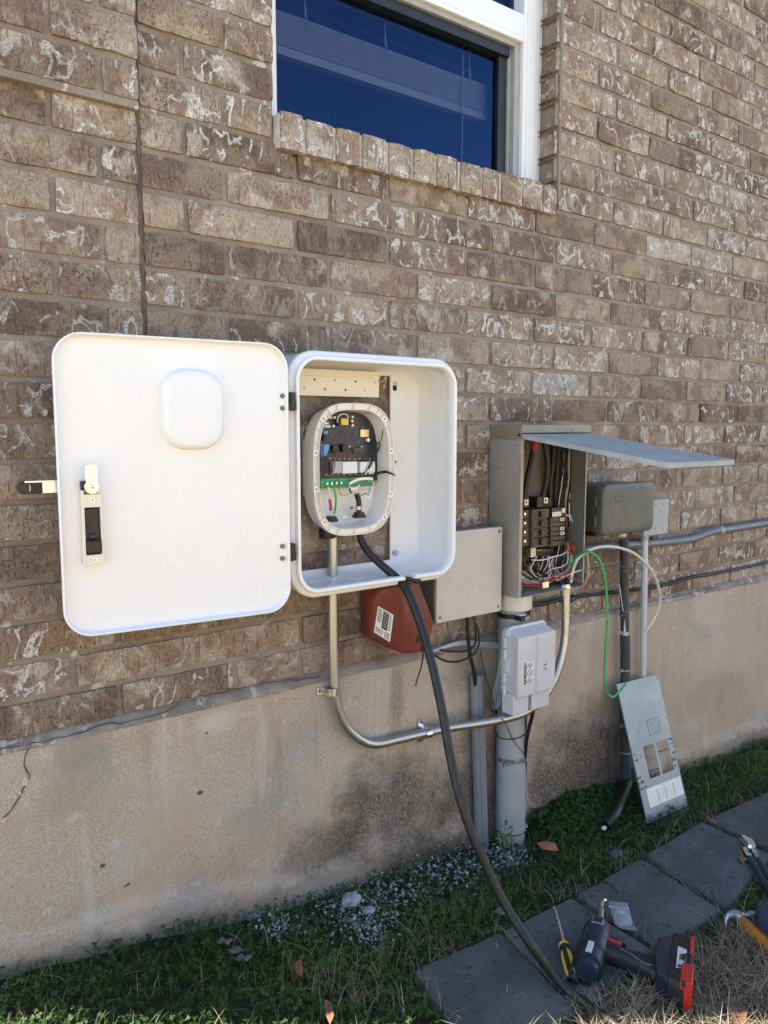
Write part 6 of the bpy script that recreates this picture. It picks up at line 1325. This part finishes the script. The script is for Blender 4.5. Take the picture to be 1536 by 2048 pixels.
def grip(pts, r_, name, mat, par): return MB().tube([PL(*q) for q in pts], r_, 10).build(name, M[mat], par)
grip([(1498, 1714, .010), (1508, 1730, .010), (1521, 1752, .010), (1534, 1772, .010)], lambda t: .0062 + .003 * math.sin(math.pi * min(1, t * .9)), 'handle', 'navy', pl); grip([(1517, 1717, .012), (1525, 1733, .012), (1534, 1750, .012), (1548, 1770, .012)], lambda t: .0062 + .003 * math.sin(math.pi * min(1, t * .9)), 'handle', 'navy', pl)
# hammer and tool pouch
hm = root('hammer', 'claw hammer with an amber handle at the right photo edge', 'hammer', PL(1490, 1850, 0))
mb = MB(); rs = []
for (px, py, wdt, hh) in ((1451, 1858, .003, .012), (1450, 1848, .006, .013), (1454, 1838, .009, .014), (1463, 1833, .012, .015), (1474, 1833, .0145, .016), (1484, 1838, .015, .016), (1492, 1838, .010, .012), (1497, 1836, .010, .012), (1500, 1835, .013, .014), (1506, 1833, .013, .014)):
    rs.append((PL(px, py, .018), wdt, hh))
R2 = []
for i, (p, wdt, hh) in enumerate(rs):
    d_ = (rs[min(i + 1, len(rs) - 1)][0] - rs[max(0, i - 1)][0]).normalized(); s_ = Vector((-d_.y, d_.x, 0)).normalized(); R2.append([p + s_ * wdt * math.cos(k) + Vector((0, 0, 1)) * hh * math.sin(k) for k in [2 * math.pi * j / 12 for j in range(12)]])
mb.loft(R2); mb.build('head', M['steel'], hm)
mb = MB(); mb.tube([PL(1484, 1843, .018), PL(1500, 1858, .018), PL(1522, 1880, .018), PL(1545, 1903, .018), PL(1580, 1935, .018)], lambda t: .0125 + .0045 * min(1, t * 2), 12); mb.build('handle', M['orangebrown'], hm)
pou = root('tool_pouch', 'navy canvas tool pouch cut off by the right photo edge beyond the hammer', 'tool pouch', PL(1535, 1845, 0))
mb = MB(); slab(mb, [(1511, 1832), (1530, 1816), (1575, 1812), (1620, 1850), (1600, 1900), (1555, 1893), (1528, 1872), (1515, 1856)], .03, .0, .06, 0, .15); mb.build('pouch_body', M['navy'], pou, bevel=.006, smooth=60)
mb = MB(); mb.tube([PL(1513, 1833, .05), PL(1530, 1821, .056), PL(1560, 1822, .06)], .0035, 8); mb.build('rim', M['rubber'], pou)
# bag, hook, litter
bag = root('plastic_bag', 'small clear zip bag holding a grey disc on the paver', 'plastic bag', PL(1240, 1830, 0))
mb = MB(); B4 = outline([(1216, 1801), (1255, 1806), (1262, 1828), (1268, 1850), (1276, 1862), (1258, 1860), (1238, 1856), (1229, 1848), (1222, 1824)], .004); nB = len(B4); cB = sum(B4, Vector()) / nB
vsB = [p for p in B4] + [cB.lerp(p, .6) + Vector((0, 0, .006 + .002 * math.sin(i * 2.3))) for i, p in enumerate(B4)] + [cB + Vector((0, 0, .008))]
mb.add(vsB, [(i, (i + 1) % nB, nB + (i + 1) % nB, nB + i) for i in range(nB)] + [(nB + i, nB + (i + 1) % nB, 2 * nB) for i in range(nB)]); mb.build('film', M['bag'], bag, smooth=80)
mb = MB(); slab(mb, [(1226, 1818), (1252, 1822), (1262, 1836), (1264, 1848), (1256, 1854), (1243, 1853), (1232, 1845), (1227, 1832)], .003, .001, .005, 0, .04); mb.build('disc', M['chip'], bag, bevel=.001)
mb = MB(); slab(mb, [(1217, 1811), (1257, 1816), (1257.5, 1818), (1217.5, 1813)], .0085, .0068, .0085, 0, 0); mb.build('zip_strip', M['pvcw'], bag)
mb = MB(); slab(mb, [(1236, 1820), (1247, 1821), (1248, 1828), (1238, 1827)], .0095, .009, .0098, 0, 0); mb.build('sticker', M['label'], bag)
MB().tube([PL(1197, 1765, .003), PL(1207, 1763, .003), PL(1219, 1767, .003), PL(1228, 1776, .003), PL(1236, 1786, .003)], .0016, 6).build('_w', M['black']); tag(bpy.data.objects['_w'], 'bent black wire offcut on the paver beyond the bag', 'wire offcut'); bpy.data.objects['_w'].name = 'wire_offcut'
def leaf(name, lab, pts, h, mat, curl=.006, cat='leaf', grp=None):
    P = [GP(a, b, h) for a, b in pts]; c_ = sum(P, Vector()) / len(P); mb = MB(); n_ = len(P)
    up_ = [p + Vector((0, 0, curl * math.sin(i * 1.9 + pts[0][0]))) for i, p in enumerate(P)]
    vs = up_ + [c_.lerp(p, .5) + Vector((0, 0, curl * .3)) for p in up_] + [c_ + Vector((0, 0, curl * .1))]; vs += [v - Vector((0, 0, .0009)) for v in vs]; m_ = 2 * n_ + 1
    fs = [(i, (i + 1) % n_, n_ + (i + 1) % n_, n_ + i) for i in range(n_)] + [(n_ + i, n_ + (i + 1) % n_, 2 * n_) for i in range(n_)]
    fs += [tuple(m_ + k for k in reversed(f)) for f in fs] + [(i, (i + 1) % n_, m_ + (i + 1) % n_, m_ + i) for i in range(n_)]
    mb.add(vs, fs); o = mb.build(name, M[mat], smooth=60); tag(o, lab, cat, grp)
leaf('dead_leaf', 'tan lobed oak leaf on the paver under the pliers', [(1476, 1702), (1481, 1701), (1486, 1706), (1492, 1712), (1497, 1722), (1490, 1723), (1488, 1729), (1483, 1725), (1477, 1717), (1480, 1711)], PTOP + .006, 'leaf2')
leaf('tile_shard', 'orange clay shard lying in the grass near the riser foot', [(1073, 1683), (1096, 1683), (1111, 1688), (1117, 1699), (1098, 1700), (1083, 1699)], .028, 'tile', .003, 'shard')
leaf('dead_leaf', 'reddish brown leaf low in the grass near the bottom centre of the photo', [(650, 2000), (658, 1996), (664, 2010), (668, 2036), (660, 2044), (652, 2030)], .03, 'leaf')
leaf('dead_leaf', 'rust coloured leaf in the grass below the footing left of the pavers', [(590, 1921), (602, 1923), (606, 1934), (604, 1950), (594, 1950), (588, 1934)], .03, 'leaf')
leaf('dead_leaf', 'rust coloured leaf in the dry grass at the bottom right corner', [(1462, 2005), (1480, 2012), (1495, 2030), (1488, 2050), (1470, 2048), (1458, 2026)], .035, 'leaf')
rk = random.Random(3)
for k, (a, b, lab) in enumerate(((448, 1882, 'grey curled leaf nearest the footing in the litter clump left of the cable'), (470, 1900, 'grey curled leaf in the middle of the litter clump in the grass'), (486, 1915, 'grey curled leaf lowest in the litter clump in the grass'), (1000, 1822, 'grey leaf scrap just left of the pavers under the cable'))):
    leaf('dead_leaf', lab, [(a - 16, b + 1), (a - 9, b - 3), (a - 3, b - 7), (a + 4, b - 5), (a + 10, b - 6), (a + 18, b - 1), (a + 11, b + 2), (a + 8, b + 6), (a, b + 4), (a - 7, b + 6)], .026, 'greyleaf', .003)
# whitewashed stone and broken footing edge piece
def rock(px, py, r_, lab, d_=None, mat='stone', lift=0.0):
    p = GP(px, py, .02 + lift) if d_ is None else V(px, py, d_); mb = MB(); s_ = rk.random() * 50; rs = []
    for j in range(9):
        ph = math.pi * (.03 + .94 * j / 8); rs.append([p + Vector((math.sin(ph) * math.cos(a) * r_[0], math.sin(ph) * math.sin(a) * r_[1], math.cos(ph) * r_[2])) * (1 + .5 * noise.noise((math.cos(a) * 1.9 + s_, math.sin(a) * 1.9, math.cos(ph) * 2.2))) for a in [2 * math.pi * k / 16 for k in range(16)]])
    mb.loft(rs); o = mb.build('stone', M[mat], smooth=60); tag(o, lab, 'stone')
rock(704, 1800, (.027, .020, .012), 'white stained stone lying in the grass against the footing')
rock(738, 1820, (.016, .012, .004), 'flat half buried pale stone beside the white one')
rock(508, 1838, (.030, .018, .024), 'grey mortar lump at the bottom edge of the footing', .012)
rock(1232, 1708, (.018, .014, .010), 'small dull stone in the grass near the pavers', None, 'paver')
# mound of earth at the wall by the corrugated conduit
# weed by the riser
wd = root('weed', 'small leafy weed growing at the foot of the thick riser pipe', 'weed', GP(1012, 1700, 0))
mb = MB()
for (x0_, y0_, x1_, y1_) in ((1008, 1700, 1012, 1650), (1004, 1700, 998, 1668), (1010, 1690, 1020, 1664)): mb.tube([V(x0_, y0_, .10), V((x0_ + x1_) / 2 - 1, (y0_ + y1_) / 2, .10), V(x1_, y1_, .10)], .0012, 5)
mb.build('stem', M['wgreen'], wd)
mb = MB(); mb.col = []
for (a, b, s_) in ((1012, 1645, .010), (1021, 1655, .009), (1003, 1652, .008), (1019, 1668, .009), (998, 1665, .008), (1008, 1672, .009), (1024, 1662, .006), (1001, 1682, .009), (1014, 1684, .009)):
    p = V(a, b, .103); ang = rk.uniform(0, 6.28); u_ = Vector((math.cos(ang), -.3, math.sin(ang))).normalized(); v_ = Vector((-math.sin(ang), -.5, math.cos(ang))).normalized()
    mb.add([p - u_ * s_, p - u_ * s_ * .3 + v_ * s_ * .6, p + u_ * s_ * .5 + v_ * s_ * .45, p + u_ * s_, p + u_ * s_ * .5 - v_ * s_ * .45, p - u_ * s_ * .3 - v_ * s_ * .6], [(0, 1, 2, 3, 4, 5)]); mb.col += [(.5 + rk.random() * .5, 0, 0, 1)] * 6
mb.build('leaf', M['clover'], wd, flat=True)
#@@GRASS
rg = random.Random(12)
class Veg:
    def __init__(s): s.v = []; s.f = []; s.c = []
    def blade(s, x, y, z, h, lean, ang, wd_, tone):
        ca, sa = math.cos(ang), math.sin(ang); px_, py_ = -sa * wd_, ca * wd_; n_ = len(s.v)
        b = rg.uniform(.5, 1.0)
        for t in (0, .45, .8):
            k = (1 - t) ** .6; ox = ca * lean * t * t * h; oy = sa * lean * t * t * h; zz = z + h * (t - .35 * b * lean * t * t)
            s.v += [(x + ox - px_ * k, y + oy - py_ * k, zz), (x + ox + px_ * k, y + oy + py_ * k, zz)]
        s.v.append((x + ca * lean * h, y + sa * lean * h, z + h * (1 - .35 * b * lean)))
        s.f += [(n_, n_ + 1, n_ + 3, n_ + 2), (n_ + 2, n_ + 3, n_ + 5, n_ + 4), (n_ + 4, n_ + 5, n_ + 6)]; s.c += [tone] * 7
    def leaf3(s, x, y, z, r_, tone, tilt=.4):
        a0 = rg.uniform(0, 6.28); nx, ny = rg.uniform(-tilt, tilt), rg.uniform(-tilt, tilt)
        for k in range(3):
            a = a0 + k * 2.094; n_ = len(s.v)
            for (d_, w_) in ((0, 0), (.55, -.48), (1.0, -.30), (1.05, .28), (.6, .5)):
                dx = (math.cos(a) * d_ - math.sin(a) * w_) * r_; dy = (math.sin(a) * d_ + math.cos(a) * w_) * r_
                s.v.append((x + dx, y + dy, z + dx * nx + dy * ny))
            s.f.append((n_, n_ + 1, n_ + 2, n_ + 3, n_ + 4)); s.c += [tone] * 5
    def build(s, name, mat, lab, cat):
        me = bpy.data.meshes.new(name); me.from_pydata(s.v, [], s.f); me.materials.append(mat)
        a = me.color_attributes.new('tone', 'FLOAT_COLOR', 'POINT'); a.data.foreach_set('color', [q for t in s.c for q in (t, t, t, 1)])
        o = bpy.data.objects.new(name, me); COL.objects.link(o); struct(tag(o, lab, cat), 'stuff'); return o
def fp(d): return (d, )
green, clov, wclo, strw = Veg(), Veg(), Veg(), Veg()
# outlines on the ground, in metres
strawpoly = [GP(a, b, .01) for a, b in ((1160, 2060), (1235, 1985), (1318, 1975), (1395, 1905), (1452, 1852), (1500, 1850), (1600, 1900), (1800, 2300), (1100, 2300))]
def inpoly(x, y, P):
    c_ = False; j = len(P) - 1
    for i in range(len(P)):
        if (P[i].y > y) != (P[j].y > y) and x < (P[j].x - P[i].x) * (y - P[i].y) / (P[j].y - P[i].y) + P[i].x: c_ = not c_
        j = i
    return c_
WC = [(GP(700, 1812, .02), .10), (GP(800, 1775, .02), .11), (GP(890, 1735, .02), .12), (GP(960, 1710, .02), .10), (GP(740, 1850, .02), .07), (GP(1020, 1712, .02), .06), (GP(560, 1850, .02), .05)]
obst = [(RX, -RYD, .04)]
area = 0
for i in range(78000):
    x = rg.uniform(-.1, 3.6); dd = rg.uniform(.006, 1.7); y = -dd
    if x < .1 and rg.random() < .4: continue
    if inpaver(x, y, -.004 if rg.random() < .85 else -.03): continue
    if (x - RX) ** 2 + (y + RYD) ** 2 < .0018: continue
    z = gz(x, y) - .010; n1 = noise.noise((x * 3.1, y * 3.1, 0)); n2 = noise.noise((x * 11, y * 11, 4))
    wc = max([0] + [1.25 - math.hypot(x - p.x, (y - p.y) * 1.2) / r_ for p, r_ in WC])
    isstraw = inpoly(x + n2 * .05, y + n1 * .06, strawpoly) or dd > .95 + n2 * .1
    drift = noise.noise((x * 2.2 + 5, y * 2.2, 9)) + .4 * noise.noise((x * 9, y * 9, 2))
    semid = (dd > .26 and drift > .12 and x < 1.5) 
    tone = max(0, min(1, .45 + n1 * .5 + rg.gauss(0, .22)))
    if isstraw:
        if rg.random() < .12: green.blade(x, y, z, rg.uniform(.02, .04), rg.uniform(.2, .8), rg.uniform(0, 6.28), .0011, tone * .7)
        else:
            strw.blade(x, y, z + rg.uniform(0, .012), rg.uniform(.03, .075), rg.uniform(.4, 1.5), rg.uniform(0, 6.28), rg.uniform(.0009, .0018), max(0, min(1, rg.gauss(.45, .25))))
            strw.blade(x + rg.uniform(-.01, .01), y + rg.uniform(-.01, .01), z + rg.uniform(0, .02), rg.uniform(.03, .07), rg.uniform(.8, 1.9), rg.uniform(0, 6.28), rg.uniform(.0009, .0016), max(0, min(1, rg.gauss(.4, .25))))
        continue
    if wc > rg.random() * .9 + .1:
        if rg.random() < .75: wclo.leaf3(x, y, z + rg.uniform(.012, .036), rg.uniform(.0020, .0042), max(0, min(1, rg.gauss(.30 + wc * .28, .25))), .6)
        else: clov.leaf3(x, y, z + rg.uniform(.008, .026), rg.uniform(.003, .0055), tone * .6, .5)
        continue
    if semid and rg.random() < .55: strw.blade(x, y, z, rg.uniform(.025, .06), rg.uniform(.3, 1.3), rg.uniform(0, 6.28), rg.uniform(.0008, .0014), max(0, min(1, rg.gauss(.3, .2))))
    hgt = 1 + .5 * n2
    if rg.random() < .55 + .4 * (n2 > .0): clov.leaf3(x, y, z + rg.uniform(.008, .030) * hgt, rg.uniform(.0028, .0058), tone, .55)
    if rg.random() < .62: green.blade(x, y, z, rg.uniform(.018, .046) * hgt, rg.uniform(.1, 1.0), rg.uniform(0, 6.28), rg.uniform(.0009, .0017), tone)
    if rg.random() < .018: strw.blade(x, y, z + .01, rg.uniform(.03, .06), rg.uniform(.6, 1.6), rg.uniform(0, 6.28), .0011, max(0, min(1, rg.gauss(.5, .25))))
for i in range(1300):
    p, r_ = rg.choice(WC); x = p.x + rg.gauss(0, r_ * .55); y = min(-.012, p.y + rg.gauss(0, r_ * .5))
    if inpaver(x, y, -.01) or (x - RX) ** 2 + (y + RYD) ** 2 < .0021: continue
    wclo.leaf3(x, y, gz(x, y) + rg.uniform(.008, .036), rg.uniform(.0016, .0036), max(0, min(1, rg.gauss(.34, .3))), .8)
# taller clump against the wall by the corrugated conduit
for i in range(5200):
    t = rg.random(); cxp = V(1120 + t * 100, 1640, .06).x; x = cxp + rg.gauss(0, .09); dd = abs(rg.gauss(0, .075)) + .01; y = -dd
    if inpaver(x, y, -.004): continue
    hh = .055 * math.exp(-(dd / .11) ** 2) * (.55 + .45 * noise.noise((x * 9, 0, 0)) + .3)
    if 1.66 < x < 2.3: clov.leaf3(x, y, gz(x) + rg.uniform(.3, 1.0) * hh + .008, rg.uniform(.0035, .0065), max(0, min(1, rg.gauss(.4, .25))), .7)
# a few blades creeping over paver edges
for i in range(420):
    P = rg.choice(PVP); k = rg.randrange(4); a, b = P[k], P[(k + 1) % 4]; p = a.lerp(b, rg.random())
    strw.blade(p.x, p.y, gz(p.x, p.y) + .01, rg.uniform(.02, .05), rg.uniform(.8, 1.6), rg.uniform(0, 6.28), .0010, rg.random() * .6)
# clippings on the pavers
for i in range(70):
    P = rg.choice(PVP); c_ = sum(P, Vector()) / 4; p = c_.lerp(P[rg.randrange(4)], rg.random() ** .5 * .9)
    strw.blade(p.x, p.y, gz(p.x, p.y) + PTOP + .001, rg.uniform(.004, .012), 2.4, rg.uniform(0, 6.28), rg.uniform(.0006, .0012), rg.random())
green.build('green_grass', M['grass'], 'short green grass along the foot of the wall', 'grass')
clov.build('clover', M['clover'], 'low green clover between the footing and the pavers', 'clover')
wclo.build('whitened_clover', M['wclover'], 'clover whitened with paint or lime close to the footing', 'clover')
strw.build('dry_grass', M['straw'], 'dry straw coloured grass beyond the pavers', 'grass')
